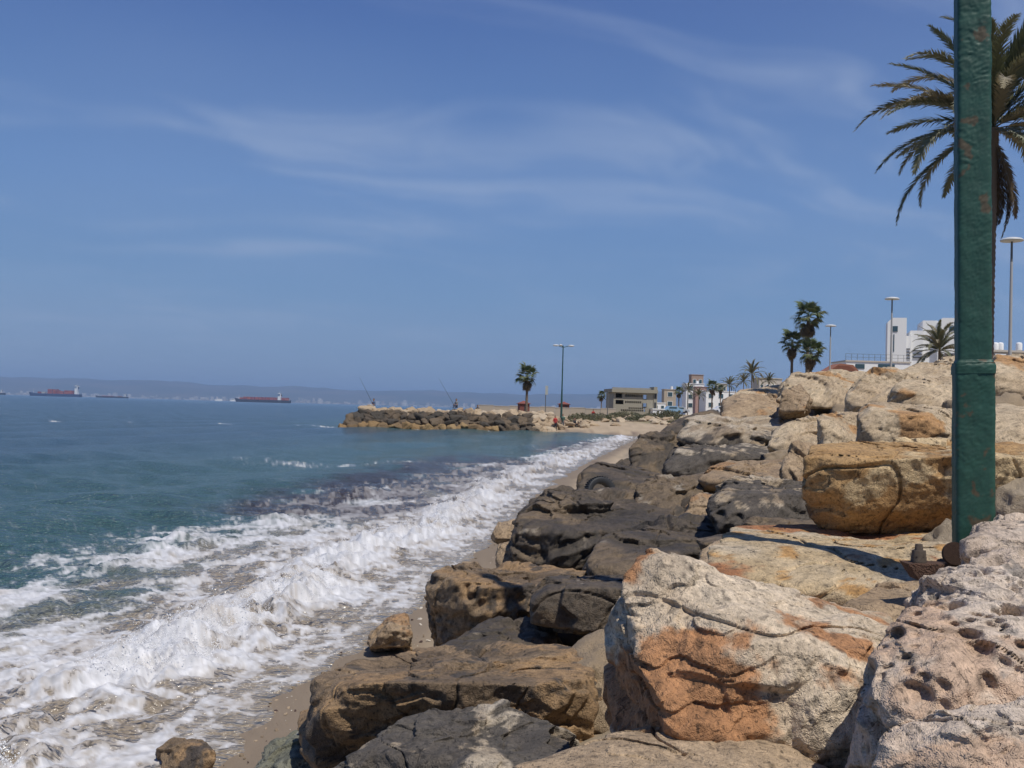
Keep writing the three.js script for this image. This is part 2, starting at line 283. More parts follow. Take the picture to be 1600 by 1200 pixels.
function boxMapped(g) {                // uv in metres from whichever side each face looks to
  const p = g.attributes.position.array, nm = g.attributes.normal.array, c = g.attributes.color?.array, idx = g.index.array, map = new Map(), P = [], N = [], C = [], U = [], I = new Uint32Array(idx.length);
  for (let t = 0; t < idx.length; t += 3) {
    let x = 0, y = 0, z = 0; for (let q = 0; q < 3; q++) { const k = idx[t + q] * 3; x += nm[k]; y += nm[k + 1]; z += nm[k + 2]; } x = Math.abs(x); y = Math.abs(y); z = Math.abs(z);
    const ax = y >= x && y >= z ? 1 : x > z ? 0 : 2;
    for (let q = 0; q < 3; q++) { const k = idx[t + q], key = k * 3 + ax; let v = map.get(key); if (v === undefined) { v = P.length / 3; map.set(key, v); const X = p[3 * k], Y = p[3 * k + 1], Z = p[3 * k + 2]; P.push(X, Y, Z); N.push(nm[3 * k], nm[3 * k + 1], nm[3 * k + 2]); if (c) C.push(c[3 * k], c[3 * k + 1], c[3 * k + 2]); U.push((ax === 0 ? Z : X) * 1.15, (ax === 1 ? Z : Y) * 1.15); } I[t + q] = v; }
  }
  const o = new THREE.BufferGeometry(); o.setAttribute('position', new THREE.Float32BufferAttribute(P, 3)); o.setAttribute('normal', new THREE.Float32BufferAttribute(N, 3)); if (c) o.setAttribute('color', new THREE.Float32BufferAttribute(C, 3)); o.setAttribute('uv', new THREE.Float32BufferAttribute(U, 2)); o.setIndex(new THREE.BufferAttribute(I, 1)); return o;
}
const PAL = {
  pale: { a: [0.50, 0.395, 0.265], b: [0.41, 0.31, 0.20], stain: [0.40, 0.22, 0.09], sa: -0.3, crust: [0.13, 0.11, 0.09], ca: -0.42 },
  cream: { a: [0.55, 0.45, 0.33], b: [0.48, 0.375, 0.26], stain: [0.36, 0.165, 0.065], sa: -0.12, crust: [0.12, 0.10, 0.09], ca: -0.45 },
  pitted: { a: [0.54, 0.45, 0.36], b: [0.48, 0.375, 0.285], stain: [0.46, 0.32, 0.22], sa: -0.14, crust: [0.22, 0.19, 0.16], ca: -0.36 },
  ochre: { a: [0.43, 0.27, 0.12], b: [0.33, 0.19, 0.075], stain: [0.50, 0.38, 0.22], sa: -0.12, crust: [0.12, 0.085, 0.05], ca: -0.4 },
  slab: { a: [0.47, 0.35, 0.20], b: [0.50, 0.41, 0.29], stain: [0.34, 0.135, 0.05], sa: -0.12, crust: [0.40, 0.22, 0.075], ca: -0.16 },
  dark: { a: [0.098, 0.074, 0.051], b: [0.060, 0.048, 0.036], stain: [0.16, 0.115, 0.07], sa: -0.14, crust: [0.24, 0.20, 0.15], ca: -0.36 },
  brown: { a: [0.235, 0.165, 0.10], b: [0.15, 0.105, 0.065], stain: [0.29, 0.185, 0.095], sa: -0.12, crust: [0.06, 0.05, 0.042], ca: -0.2 },
  mottled: { a: [0.45, 0.38, 0.29], b: [0.34, 0.26, 0.17], stain: [0.24, 0.18, 0.12], sa: -0.2, crust: [0.065, 0.057, 0.05], ca: -0.02 },
  tan: { a: [0.38, 0.28, 0.18], b: [0.29, 0.205, 0.125], stain: [0.34, 0.20, 0.10], sa: -0.25, crust: [0.085, 0.072, 0.06], ca: -0.28 },
  green: { a: [0.22, 0.21, 0.16], b: [0.14, 0.14, 0.10], stain: [0.42, 0.42, 0.36], sa: -0.05, crust: [0.07, 0.07, 0.05], ca: -0.25 },
};
function boulderGeometry(pts, N, pal, seed, o = {}) {
  const r = rng(seed * 7919 + 13), c = new THREE.Vector3(); pts.forEach((p) => c.add(p)); c.divideScalar(pts.length);
  if (o.centre) c.lerp(o.centre, 0.5);
  const hull = new ConvexHull().setFromPoints(pts), planes = [];
  for (const f of hull.faces) { const n = f.normal, h = f.constant - n.dot(c); if (h > 1e-4 && !planes.some((q) => q[0] * n.x + q[1] * n.y + q[2] * n.z > 0.994)) planes.push([n.x, n.y, n.z, h]); }
  for (let i = 0; i < (o.chops ?? 9); i++) { const n = new THREE.Vector3(r() - 0.5, r() - 0.35, r() - 0.4).normalize(); let sup = 0; for (const p of pts) sup = Math.max(sup, n.dot(p) - n.dot(c)); planes.push([n.x, n.y, n.z, sup * mix(0.80, 0.95, r())]); }
  let S = 0; for (const p of pts) S += p.distanceTo(c); S /= pts.length;
  const { dirs, idx } = lattice(N), n = dirs.length / 3, pos = new Float32Array(n * 3), col = new Float32Array(n * 3), uv = new Float32Array(n * 2);
  const view = o.even ? new THREE.Vector3() : camera.position.clone().sub(c).normalize().multiplyScalar(0.42), P = pal && PAL[pal], so = seed * 17.31;
  const pw = (o.sharp ?? 24) * 2.6, rough = o.rough ?? 1, u = new THREE.Vector3(0.25 * (r() - 0.5), 1, 0.5 * (r() - 0.5)).normalize();
  for (let k = 0; k < n; k++) {
    let dx = dirs[3 * k] + view.x, dy = dirs[3 * k + 1] + view.y, dz = dirs[3 * k + 2] + view.z; const l = Math.hypot(dx, dy, dz); dx /= l; dy /= l; dz /= l;
    let sum = 0; for (const q of planes) { const t = (q[0] * dx + q[1] * dy + q[2] * dz) / q[3]; if (t > 0) sum += (t * S) ** pw; }
    let R = 1.05 * S * sum ** (-1 / pw);
    const x = c.x + dx * R + so, y = c.y + dy * R, z = c.z + dz * R - so;
    // broad swells, chipped ledges, bedding, cracks, pits
    let e = S * 0.06 * fbm(x * 1.1 / S, y * 1.1 / S, z * 1.1 / S, 3);
    const w = fbm(x * 2.2, y * 2.2, z * 2.2, 3);
    e += 0.050 * rough * Math.min(S, 1.2) * w;
    const ck = chips(x * 1.5 / S + 0.25 * w, y * 2.3 / S, z * 1.5 / S), ck2 = chips(x * 4.2 / S + 0.3 * w, y * 6 / S, z * 4.2 / S), cm = o.chip ?? (pal === 'pale' ? 0.6 : 0.8);
    e += cm * S * (0.20 * ck[0] + 0.085 * ck2[0] * sst(-0.3, 0.2, noise(x * 1.9, y * 1.9, z * 1.9 + 9)));
    const q = y * u.y + x * u.x + z * u.z, bed = q * (o.bed ?? 5) + 1.6 * w; e += (o.strata ?? 0.02) * Math.min(S, 1.3) * (Math.abs((bed - Math.floor(bed)) - 0.35) < 0.12 ? -1 : 0.35) * sst(-0.2, 0.25, noise(x * 1.4, y * 1.4, z * 1.4 + 5));
    const cr = Math.abs(noise(x * 1.5 + 3, y * 1.1, z * 1.5)); e -= 0.04 * Math.min(S, 1) * (1 - sst(0.0, 0.022, cr));
    e += 0.022 * rough * Math.min(S, 1.2) * (1 - 2 * Math.abs(noise(x * 6, y * 7, z * 6))) + 0.011 * rough * noise(x * 17, y * 17, z * 17) + 0.005 * rough * noise(x * 38, y * 38, z * 38);
    if (o.pits) { const m = sst(-0.25, 0.2, noise(x * 1.6, y * 1.6 + 9, z * 1.6)); const d1 = worley(x * 5.5 + 0.6 * w, y * 5.5, z * 5.5)[0]; e -= o.pits * m * 0.085 * (1 - sst(0.10, 0.40, d1)); const d2 = worley(x * 14, y * 14, z * 14 + w)[0]; e -= o.pits * m * 0.028 * (1 - sst(0.12, 0.42, d2)); }
    R += Math.max(e, -0.35 * R);
    const X = c.x + dx * R, Y = c.y + dy * R, Z = c.z + dz * R;
    pos[3 * k] = X; pos[3 * k + 1] = Y; pos[3 * k + 2] = Z; uv[2 * k] = (X + 0.6 * Z) * 1.6; uv[2 * k + 1] = (Y - 0.7 * Z) * 1.6;
    if (P) {
      const n1 = fbm(x * 1.7, y * 1.7, z * 1.7 + 3, 4), n2 = fbm(x * 1.2 + 7, y * 1.9, z * 1.2, 5), n3 = fbm(x * 3.4, y * 3.4 + 4, z * 3.4, 5), fine = noise(x * 31, y * 31, z * 31) * 0.6 + noise(x * 75, y * 75, z * 75) * 0.4;
      let C = mix3(P.a, P.b, sst(-0.25, 0.3, n1));
      C = mix3(C, P.stain, 0.9 * sst(-0.03, 0.05, n2 + 0.05 * fine + P.sa + (o.stain ?? 0)));
      let cb = n3 + P.ca + (o.crust ?? 0); if (o.tide) cb += clamp((o.tide - Y) * 1.3, -0.4, 0.5);   // weed and tar crust, ragged edge
      C = mix3(C, o.tide ? [0.066, 0.057, 0.049] : P.crust, 0.92 * sst(-0.03, 0.07, cb + 0.10 * fine));
      const pore = 1 - 0.45 * sst(0.3, 0.5, noise(x * 24, y * 24 + 7, z * 24)), g = 1.28 * (1 + 0.3 * fine + 0.3 * n3) * pore; col[3 * k] = C[0] * g; col[3 * k + 1] = C[1] * g; col[3 * k + 2] = C[2] * g;
    }
  }
  const g = new THREE.BufferGeometry(); g.setAttribute('position', new THREE.BufferAttribute(pos, 3)); if (P) g.setAttribute('color', new THREE.BufferAttribute(col, 3)); g.setAttribute('uv', new THREE.BufferAttribute(uv, 2)); g.setIndex(new THREE.BufferAttribute(idx, 1)); g.computeVertexNormals(); return boxMapped(g);
}
const stoneTex = heightTexture(1024, (u, v) => {      // speckle, pores and hair cracks of the stone
  const n = tileN(u, v, 9, 2), w = 0.04 * tileN(u, v, 14, 5), cr = Math.abs(tileN((u + w + 1) % 1, (v + w + 1) % 1, 7, 21)), cr2 = Math.abs(tileN((u - w + 1) % 1, (v + w + 1) % 1, 17, 33));
  let g = 0.86 + 0.10 * n + 0.09 * tileN(u, v, 37, 4) + 0.08 * tileN(u, v, 83, 6) + 0.08 * tileN(u, v, 190, 8);
  g -= 0.34 * (1 - sst(0.0, 0.018, cr)) * sst(-0.1, 0.25, tileN(u, v, 6, 9)) + 0.25 * (1 - sst(0.0, 0.03, cr2)) * sst(0.0, 0.3, tileN(u, v, 5, 19));
  return g + 0.03 - 0.26 * sst(0.46, 0.6, tileN(u, v, 45, 12)) - 0.14 * sst(0.42, 0.6, tileN(u, v, 110, 15));
}); stoneTex.colorSpace = THREE.SRGBColorSpace;
const rockMat = vmat(0.92, { map: stoneTex, bumpMap: grainTex, bumpScale: 0.009 }), wetMat = vmat(0.74, { map: stoneTex, bumpMap: grainTex, bumpScale: 0.008 });
let rockSeed = 1;
function boulder(label, pal, D, T, N, pts, o = {}) {     // pts: [pixel x, pixel y, metres behind D]
  let cx = 0, cy = 0; pts.forEach((p) => { cx += p[0] / pts.length; cy += p[1] / pts.length; });
  const P = []; for (const [x, y, t = 0] of pts) { P.push(at(x, y, D + t)); P.push(at(cx + (x - cx) * 0.86, cy + (y - cy) * 0.8 + (o.drop ?? 12), D + T + 0.5 * t)); }
  return single('boulder', boulderGeometry(P, N, pal, rockSeed++, o), pal === 'dark' || pal === 'green' ? wetMat : rockMat, label, 'boulder', 'boulders of the sea defence');
}
// nearest
boulder('large cream boulder with rust red broken face, nearest in the middle', 'cream', 3.75, 0.9, 128, [[1018, 868, 0.55], [975, 925, 0.3], [1100, 895, 0.75], [1200, 925, 0.85], [1300, 946, 0.85], [1398, 965, 0.7], [945, 1010, 0.35], [952, 1090, 0.35], [965, 1150, 0.3], [1068, 1062, -0.1], [1225, 1010, 0.1], [1370, 1050, 0.0], [1375, 1120, -0.05], [1080, 1150, -0.02], [1340, 1200, 0.0]], { strata: 0.022, rough: 0.9, stain: 0.06, bed: 7, chip: 0.75 });
boulder('pink and white boulder full of deep holes at the right edge', 'pitted', 3.0, 1.2, 134, [[1372, 1040, 0.25], [1390, 985, 0.4], [1462, 905, 0.9], [1530, 875, 1.0], [1640, 866, 1.1], [1780, 880, 0.9], [1790, 1100, 0.1], [1345, 1200, 0.35], [1430, 1090, 0.0], [1560, 1030, 0.05], [1700, 1040, 0], [1400, 1240, 0.2], [1780, 1260, 0.1]], { pits: 1.25, chops: 6, sharp: 14, rough: 1.2 });
boulder('pale holed boulder at the bottom right corner below the large holed one', 'pitted', 2.55, 0.7, 96, [[1375, 1230, 0.1], [1395, 1160, 0.2], [1470, 1112, 0.35], [1590, 1092, 0.45], [1720, 1090, 0.45], [1400, 1330, 0], [1720, 1330, 0], [1560, 1180, 0.0]], { pits: 1.1, chops: 5, sharp: 14 });
boulder('smooth tan boulder cut off by the bottom edge of the picture', 'tan', 3.3, 0.7, 96, [[780, 1212, 0.1], [890, 1172, 0.3], [1030, 1132, 0.55], [1110, 1150, 0.5], [1200, 1166, 0.4], [1300, 1205, 0.2], [780, 1330, 0], [1310, 1330, 0], [1000, 1215, 0.0]], { chops: 4, sharp: 12, rough: 0.6, crust: -0.1, chip: 0.35, stain: 0.05 });
boulder('long brown boulder with hollowed front beside the sand', 'brown', 5.5, 1.1, 128, [[488, 1105, 0.3], [515, 1058, 0.45], [590, 1036, 0.8], [700, 1016, 1.0], [800, 1008, 1.05], [900, 1024, 0.8], [958, 1052, 0.4], [560, 1078, 0.0], [700, 1070, -0.05], [860, 1078, -0.1], [955, 1100, 0], [495, 1150, 0.2], [522, 1192, 0.25], [700, 1200, 0.35], [955, 1190, 0.3]], { strata: 0.022, rough: 1.1, stain: 0.1, chops: 7 });
boulder('low dark boulder with pale scraped top in front of the long brown one', 'mottled', 4.5, 0.8, 96, [[500, 1215, 0.2], [565, 1168, 0.35], [670, 1118, 0.7], [735, 1104, 0.8], [820, 1130, 0.6], [893, 1158, 0.4], [900, 1200, 0.1], [860, 1290, 0], [510, 1290, 0.1], [700, 1200, 0]], { crust: 0.2, strata: 0.02 });
boulder('small wet boulder with white and green growth at the bottom left', 'green', 6.1, 0.5, 44, [[398, 1200, 0.1], [425, 1166, 0.3], [468, 1143, 0.4], [510, 1160, 0.3], [525, 1210, 0], [400, 1240, 0], [460, 1190, -0.05]], {});
boulder('flat dark slab lying behind the long brown boulder', 'dark', 6.7, 1.3, 52, [[682, 1030, 0.0], [735, 990, 0.6], [822, 964, 1.0], [838, 1010, 0.4], [930, 1068, 0.1], [935, 1085, 0], [690, 1060, 0], [790, 1012, 0.3]], { chops: 4 });
boulder('rounded dark block roofing a black hollow', 'dark', 6.9, 1.0, 72, [[828, 975, 0.1], [828, 930, 0.1], [850, 908, 0.3], [900, 898, 0.7], [985, 900, 0.7], [1000, 925, 0], [962, 982, 0], [858, 982, 0.05], [850, 930, -0.05], [955, 925, -0.05]], { chops: 5, sharp: 18, drop: 0, rough: 0.7 });
boulder('brown square boulder with sand on its top and red weed on its corner', 'brown', 8.3, 1.6, 78, [[676, 960, 0.1], [672, 910, 0.1], [690, 896, 0.5], [760, 886, 1.2], [860, 886, 1.7], [912, 902, 1.2], [684, 1005, 0.0], [705, 1008, 0], [760, 990, 0.1], [835, 960, 0.2], [850, 920, 0.2], [720, 915, 0.0]], { strata: 0.02, rough: 1.3, pits: 0.5, stain: 0.03 });
boulder('big dark boulder bulging over the surf in mid picture', 'dark', 11.0, 2.4, 78, [[798, 845, 0.3], [806, 815, 0.4], [850, 788, 1.3], [930, 772, 2.2], [1020, 772, 2.4], [1045, 800, 1.5], [1030, 850, 0.2], [925, 884, 0.0], [830, 884, 0.0], [803, 868, 0.2], [830, 830, 0.0]], { sharp: 16, stain: 0.06, rough: 1.2 });
boulder('long dark sloping boulder between the big dark one and the cream one', 'dark', 8.3, 2.6, 72, [[915, 890, 0.2], [930, 858, 0.6], [1005, 838, 1.6], [1110, 808, 2.6], [1155, 822, 2.4], [1130, 862, 1.0], [1020, 895, 0.2], [985, 930, 0], [925, 920, 0]], { sharp: 16, rough: 0.8 });
boulder('brown rock splashed by foam at the edge of the sand', 'tan', 10.2, 0.5, 36, [[580, 990, 0.2], [602, 966, 0.3], [632, 956, 0.3], [641, 978, 0], [642, 1010, 0], [578, 1012, 0], [600, 984, -0.05]], { pits: 0.5, crust: 0.05 });
boulder('low brown rock awash in foam at the lower left', 'brown', 7.0, 0.5, 36, [[248, 1172, 0.2], [272, 1156, 0.3], [312, 1160, 0.3], [334, 1176, 0], [330, 1215, 0], [252, 1215, 0]], { pits: 0.5, stain: 0.1 });
boulder('small tan rock perched behind the square brown boulder', 'tan', 10.0, 0.4, 30, [[718, 890, 0.1], [725, 878, 0.2], [745, 879, 0.2], [752, 893, 0], [720, 897, 0]], {});
boulder('tan rounded rock at the foot of the big dark boulder', 'tan', 11.6, 0.7, 36, [[778, 872, 0.1], [782, 850, 0.2], [800, 842, 0.3], [818, 860, 0.1], [815, 888, 0], [780, 887, 0]], { sharp: 10 });
boulder('ochre rock left of the big dark boulder at the foam line', 'tan', 13.2, 0.7, 36, [[772, 832, 0.1], [778, 818, 0.3], [805, 812, 0.4], [815, 828, 0.1], [805, 842, 0], [775, 840, 0]], {});
boulder('low dark rock in front of the boulder with the tyre', 'dark', 16.0, 1.0, 36, [[828, 800, 0], [832, 784, 0.4], [865, 775, 0.8], [902, 782, 0.6], [900, 802, 0], [840, 806, 0]], { stain: 0.12 });
boulder('flat dark boulder with a tyre leaning on it', 'dark', 20.0, 3.0, 46, [[908, 775, 0.0], [907, 738, 0.3], [920, 729, 1.0], [955, 727, 2.5], [1010, 735, 3], [1055, 748, 2], [1050, 772, 0.3], [990, 785, 0], [930, 785, 0]], { sharp: 18, rough: 0.7 });
boulder('dark boulder beyond the tyre, standing next to the wet sand', 'dark', 25.0, 2.2, 42, [[988, 738, 0.0], [985, 702, 0.3], [1000, 687, 0.8], [1040, 681, 1.5], [1072, 690, 1], [1066, 740, 0], [1010, 748, 0]], { stain: 0.1, rough: 1.3 });
boulder('small dark rock tucked left of the dark boulders by the wet sand', 'dark', 27.0, 1.2, 30, [[962, 735, 0], [965, 722, 0.4], [990, 716, 0.8], [1000, 738, 0], [970, 742, 0]], {});
boulder('long boulder with bleached top and black front end', 'mottled', 18.5, 2.4, 46, [[1040, 722, 0.1], [1056, 702, 0.6], [1100, 694, 1.6], [1180, 696, 2.2], [1212, 706, 1.6], [1205, 722, 0.4], [1110, 740, 0], [1075, 750, 0.0], [1045, 742, 0], [1120, 712, 0.1]], { crust: 0.02, tide: 2.05 });
boulder('knobbly dark brown boulder right of the big dark one', 'dark', 12.6, 1.4, 46, [[993, 785, 0.1], [1000, 765, 0.4], [1055, 746, 1.2], [1102, 740, 1.4], [1092, 775, 0.4], [1065, 818, 0], [1035, 824, 0], [1010, 805, 0]], { stain: 0.16, crust: 0.1, rough: 1.5, strata: 0.025 });
boulder('small tan wedge between the dark knobbly and the black mottled boulders', 'tan', 11.2, 0.7, 40, [[1068, 815, 0], [1074, 785, 0.2], [1094, 772, 0.4], [1114, 780, 0.3], [1115, 812, 0], [1090, 825, 0]], { stain: 0.15 });
boulder('bleached boulder with black mottled lower half', 'mottled', 9.3, 1.6, 78, [[1110, 795, 0.1], [1116, 766, 0.5], [1145, 753, 1.2], [1200, 758, 1.5], [1285, 762, 1.6], [1295, 810, 0.3], [1210, 822, 0.0], [1132, 838, 0], [1125, 790, 0], [1240, 782, 0.1]], { crust: 0.02, tide: 1.92, pits: 0.9 });
boulder('grey flat ledge under the black mottled boulder', 'dark', 7.9, 1.2, 34, [[1098, 848, 0.0], [1160, 826, 0.8], [1280, 812, 1.2], [1300, 840, 0.2], [1200, 850, 0], [1110, 870, 0]], { chops: 3 });
boulder('tan rock wedged left of the wide orange stained slab', 'tan', 7.2, 0.8, 34, [[1083, 892, 0], [1098, 862, 0.4], [1130, 846, 0.7], [1150, 870, 0.2], [1130, 905, 0], [1090, 905, 0]], { crust: -0.1 });
boulder('sloping tan boulder behind the black mottled one', 'tan', 13.0, 2.0, 44, [[1095, 752, 0], [1112, 736, 0.7], [1165, 726, 1.6], [1228, 722, 1.8], [1230, 752, 0.3], [1135, 768, 0], [1100, 764, 0]], { crust: 0.02, stain: 0.05 });
boulder('upright tan block with dark hollow left of the big orange block', 'tan', 11.4, 0.9, 44, [[1220, 752, 0], [1222, 722, 0.1], [1236, 700, 0.4], [1278, 694, 0.7], [1280, 758, 0.2], [1245, 765, 0]], { stain: -0.1 });
boulder('long pale boulder with dark front in the middle row', 'mottled', 23.5, 3.0, 46, [[1060, 684, 0.1], [1072, 664, 0.6], [1135, 660, 2], [1205, 650, 2.8], [1222, 664, 2], [1212, 694, 0.2], [1140, 698, 0], [1075, 694, 0], [1120, 674, 0]], { crust: -0.1, tide: 2.15, rough: 1.4 });
boulder('smooth dark elongated boulder sloping down to the far beach', 'dark', 36.0, 3.0, 34, [[1028, 682, 0], [1040, 668, 0.5], [1072, 650, 1.5], [1116, 639, 2.5], [1130, 648, 2], [1110, 672, 0.3], [1066, 690, 0]], { sharp: 10, rough: 0.4, strata: 0, chip: 0.35 });
boulder('broad tan boulder sloping up towards the fan palms', 'tan', 28.0, 3.5, 46, [[1118, 658, 0], [1135, 620, 1], [1182, 614, 2], [1220, 634, 1.5], [1285, 642, 2], [1345, 652, 2], [1290, 676, 0], [1190, 676, 0], [1125, 670, 0]], { stain: 0.05, crust: -0.1 });
boulder('pale split boulder in the middle row left of two square blocks', 'pale', 17.6, 2.0, 44, [[1203, 700, 0], [1212, 668, 0.4], [1275, 655, 1.4], [1300, 660, 1.5], [1290, 706, 0], [1240, 712, 0]], { strata: 0.03 });
boulder('square grey tan block beside the large bright block', 'pale', 15.2, 1.4, 44, [[1282, 706, 0], [1279, 660, 0.1], [1290, 650, 0.8], [1345, 646, 1.2], [1350, 704, 0.1]], { crust: 0.12, stain: -0.1 });
boulder('large bright squared block standing behind the big orange block', 'pale', 11.0, 1.5, 72, [[1346, 712, 0], [1342, 642, 0.05], [1352, 631, 0.6], [1400, 633, 1.0], [1490, 645, 1.2], [1530, 650, 1.2], [1540, 712, 0.1], [1440, 650, 0.1]], { stain: 0.1, crust: 0.02 });
boulder('tan crest boulder overhanging a black cave left of the white tower', 'pale', 25.5, 3.0, 46, [[1216, 626, 0.2], [1224, 602, 0.5], [1242, 586, 1.6], [1310, 578, 2.2], [1362, 586, 2.2], [1345, 608, 0.6], [1325, 634, 0], [1285, 636, 0.2], [1240, 640, 0.3]], { stain: 0.1, rough: 1.3, pits: 0.8, drop: 2 });
boulder('rounded grey tan boulder at the left mouth of the cave', 'tan', 24.6, 1.4, 34, [[1216, 640, 0.1], [1222, 614, 0.4], [1250, 603, 0.9], [1264, 622, 0.4], [1258, 642, 0], [1225, 645, 0]], { sharp: 12 });
boulder('cracked pale crest boulder right of the cave', 'pale', 20.5, 2.4, 46, [[1322, 645, 0.1], [1326, 605, 0.3], [1352, 586, 1.2], [1420, 580, 2], [1432, 610, 0.8], [1400, 650, 0], [1345, 650, 0]], { stain: 0.05, rough: 1.2 });
boulder('wide smooth pale boulder on the crest just left of the green pole', 'pale', 17.5, 2.4, 52, [[1388, 640, 0], [1396, 606, 0.4], [1440, 588, 1.5], [1500, 588, 2], [1570, 596, 2], [1560, 655, 0], [1430, 655, 0]], { crust: -0.05, stain: -0.1, sharp: 14 });
boulder('flat layered boulder topping the crest behind the green pole', 'pale', 22.0, 2.4, 44, [[1398, 590, 0.1], [1422, 570, 1], [1495, 563, 2], [1570, 563, 2], [1575, 602, 0], [1410, 602, 0]], { strata: 0.035, bed: 8 });
boulder('tall bright crest boulder right of the green pole', 'pale', 14.0, 2.0, 56, [[1530, 640, 0], [1545, 575, 0.4], [1560, 558, 1], [1620, 553, 1.6], [1750, 556, 1.6], [1760, 650, 0], [1610, 655, 0]], { strata: 0.03, stain: 0.08 });
boulder('pale boulder below the crest at the right edge above the orange block', 'pale', 10.2, 1.6, 52, [[1520, 715, 0], [1525, 650, 0.4], [1580, 634, 1.2], [1680, 636, 1.4], [1780, 640, 1.2], [1790, 715, 0]], { rough: 1.3, pits: 0.5 });
boulder('distant low tan boulder on the crest left of the cave', 'pale', 34.0, 3.0, 34, [[1128, 630, 0], [1150, 614, 1], [1195, 604, 2], [1232, 600, 2], [1236, 645, 0], [1140, 645, 0]], {});
boulder('big ochre orange block undercut by a black shadow beside the green pole', 'ochre', 6.55, 1.0, 128, [[1271, 720, 0.1], [1278, 702, 0.3], [1335, 697, 0.75], [1490, 699, 0.85], [1740, 701, 0.9], [1330, 720, -0.05], [1480, 716, -0.08], [1740, 722, 0], [1272, 790, 0.12], [1290, 824, 0.25], [1400, 834, 0.2], [1500, 834, 0.2], [1740, 826, 0.25], [1300, 790, 0.0], [1740, 790, 0]], { chops: 2, sharp: 30, rough: 0.9, pits: 0.35, drop: -8, chip: 0.22 });
boulder('wide flat slab stained orange and dark red under the green pole', 'slab', 5.15, 1.9, 128, [[1118, 900, 0.1], [1120, 862, 0.5], [1145, 827, 1.6], [1250, 820, 1.9], [1500, 822, 1.9], [1700, 828, 1.9], [1160, 905, 0.1], [1260, 926, 0.0], [1380, 945, -0.1], [1560, 960, -0.2], [1740, 950, -0.2], [1130, 980, 0.2], [1400, 1010, 0], [1700, 1010, 0]], { chops: 2, rough: 0.45, strata: 0.008, chip: 0.35, sharp: 26 });
boulder('low yellowish slab wedged between cream, stained and holed boulders', 'tan', 4.5, 0.7, 44, [[1325, 955, 0.1], [1370, 918, 0.5], [1440, 910, 0.6], [1480, 940, 0.2], [1450, 985, 0], [1350, 985, 0]], { crust: -0.2, rough: 0.6, chip: 0.35, chops: 4 });
boulder('white block hugging the foot of the green pole', 'pitted', 4.3, 0.55, 56, [[1507, 880, 0.1], [1510, 838, 0.15], [1532, 819, 0.35], [1610, 813, 0.5], [1720, 815, 0.5], [1720, 910, 0], [1510, 915, 0.05], [1540, 845, 0], [1700, 840, 0]], { crust: 0.02, stain: -0.2, chops: 4 });

// ---------------------------------------------------------------- the jetty and the stones of the far beach
const stoneGeo = [];
for (let v = 0; v < 9; v++) { const r = rng(500 + v * 31), pts = []; for (let i = 0; i < 16; i++) { const d = new THREE.Vector3(r() - 0.5, r() - 0.5, r() - 0.5).normalize(); pts.push(new THREE.Vector3(d.x * 0.62, d.y * 0.45, d.z * 0.5).multiplyScalar(0.85 + 0.3 * r())); } stoneGeo.push(boulderGeometry(pts, 12, null, 40 + v, { even: true, chops: 6, rough: 1.2 })); }
const tones = (list) => list.map((c) => mat(c, 0.9, { bumpMap: grainTex, bumpScale: 0.02 }));
const STONE = { tan: tones([[0.24, 0.155, 0.07], [0.17, 0.115, 0.06], [0.28, 0.19, 0.09]]), dark: tones([[0.085, 0.065, 0.045], [0.13, 0.095, 0.06], [0.06, 0.05, 0.038]]), pale: tones([[0.42, 0.32, 0.21], [0.36, 0.27, 0.175], [0.46, 0.37, 0.26]]) };
const rs = rng(909); let stoneAt = 0;
function stone(p, size, kind, label, group) {
  const o = shade(new THREE.Mesh(stoneGeo[stoneAt++ % 9], STONE[kind][Math.floor(rs() * 3)])); o.name = numbered('jetty_boulder'); o.position.copy(p); o.rotation.set(0.5 * (rs() - 0.5), rs() * 6.28, 0.5 * (rs() - 0.5)); o.scale.set(size * (0.9 + 0.5 * rs()), size * (0.85 + 0.3 * rs()), size); scene.add(o); return tag(o, label, 'boulder', group);
}
const jet = (t) => [mix(-19.3, 5.2, t), mix(114.2, 122.3, t)];     // waterline of the jetty, tip to root
const JET = [['tan', -0.1, 0.05, 1.25, 29, 'tan boulder of the bottom row along the jetty waterline'], ['dark', 0.6, 0.6, 1.25, 28, 'dark boulder of the lowest dark row on the jetty'], ['dark', 1.3, 1.08, 1.25, 28, 'dark boulder of the middle dark row on the jetty'], ['dark', 2.1, 1.5, 1.2, 27, 'dark boulder of the uppermost dark row on the jetty'], ['pale', 3.1, 1.8, 1.15, 27, 'pale boulder of the top row along the jetty'], ['pale', 4.5, 1.85, 1.2, 22, 'pale boulder of the back row on top of the jetty']];
for (const [kind, back, y, size, n, label] of JET) for (let i = 0; i < n; i++) {
  const t = (i + 0.5 + 0.3 * (rs() - 0.5)) / n, [x, d] = jet(t), end = sst(0.1, 0, t);
  const k = kind !== 'pale' && t > 0.9 ? 'pale' : kind === 'tan' && t > 0.72 ? 'dark' : kind;
  if (end > 0.75 && back > 2) continue;
  stone(new THREE.Vector3(x + 0.55 * back * end + 0.2 * (rs() - 0.5), y - (t > 0.85 ? 0.0 : 0.35 * end) + 0.1 * (rs() - 0.5), -(d + back)), size * (1.15 + 0.45 * (rs() - 0.5)), k, k === kind ? label : k === 'pale' ? 'pale boulder at the beach end of the jetty' : 'dark boulder at the waterline near the beach end of the jetty', k === kind ? kind + ' boulders in one row of the jetty' : 'boulders at the beach end of the jetty');
}
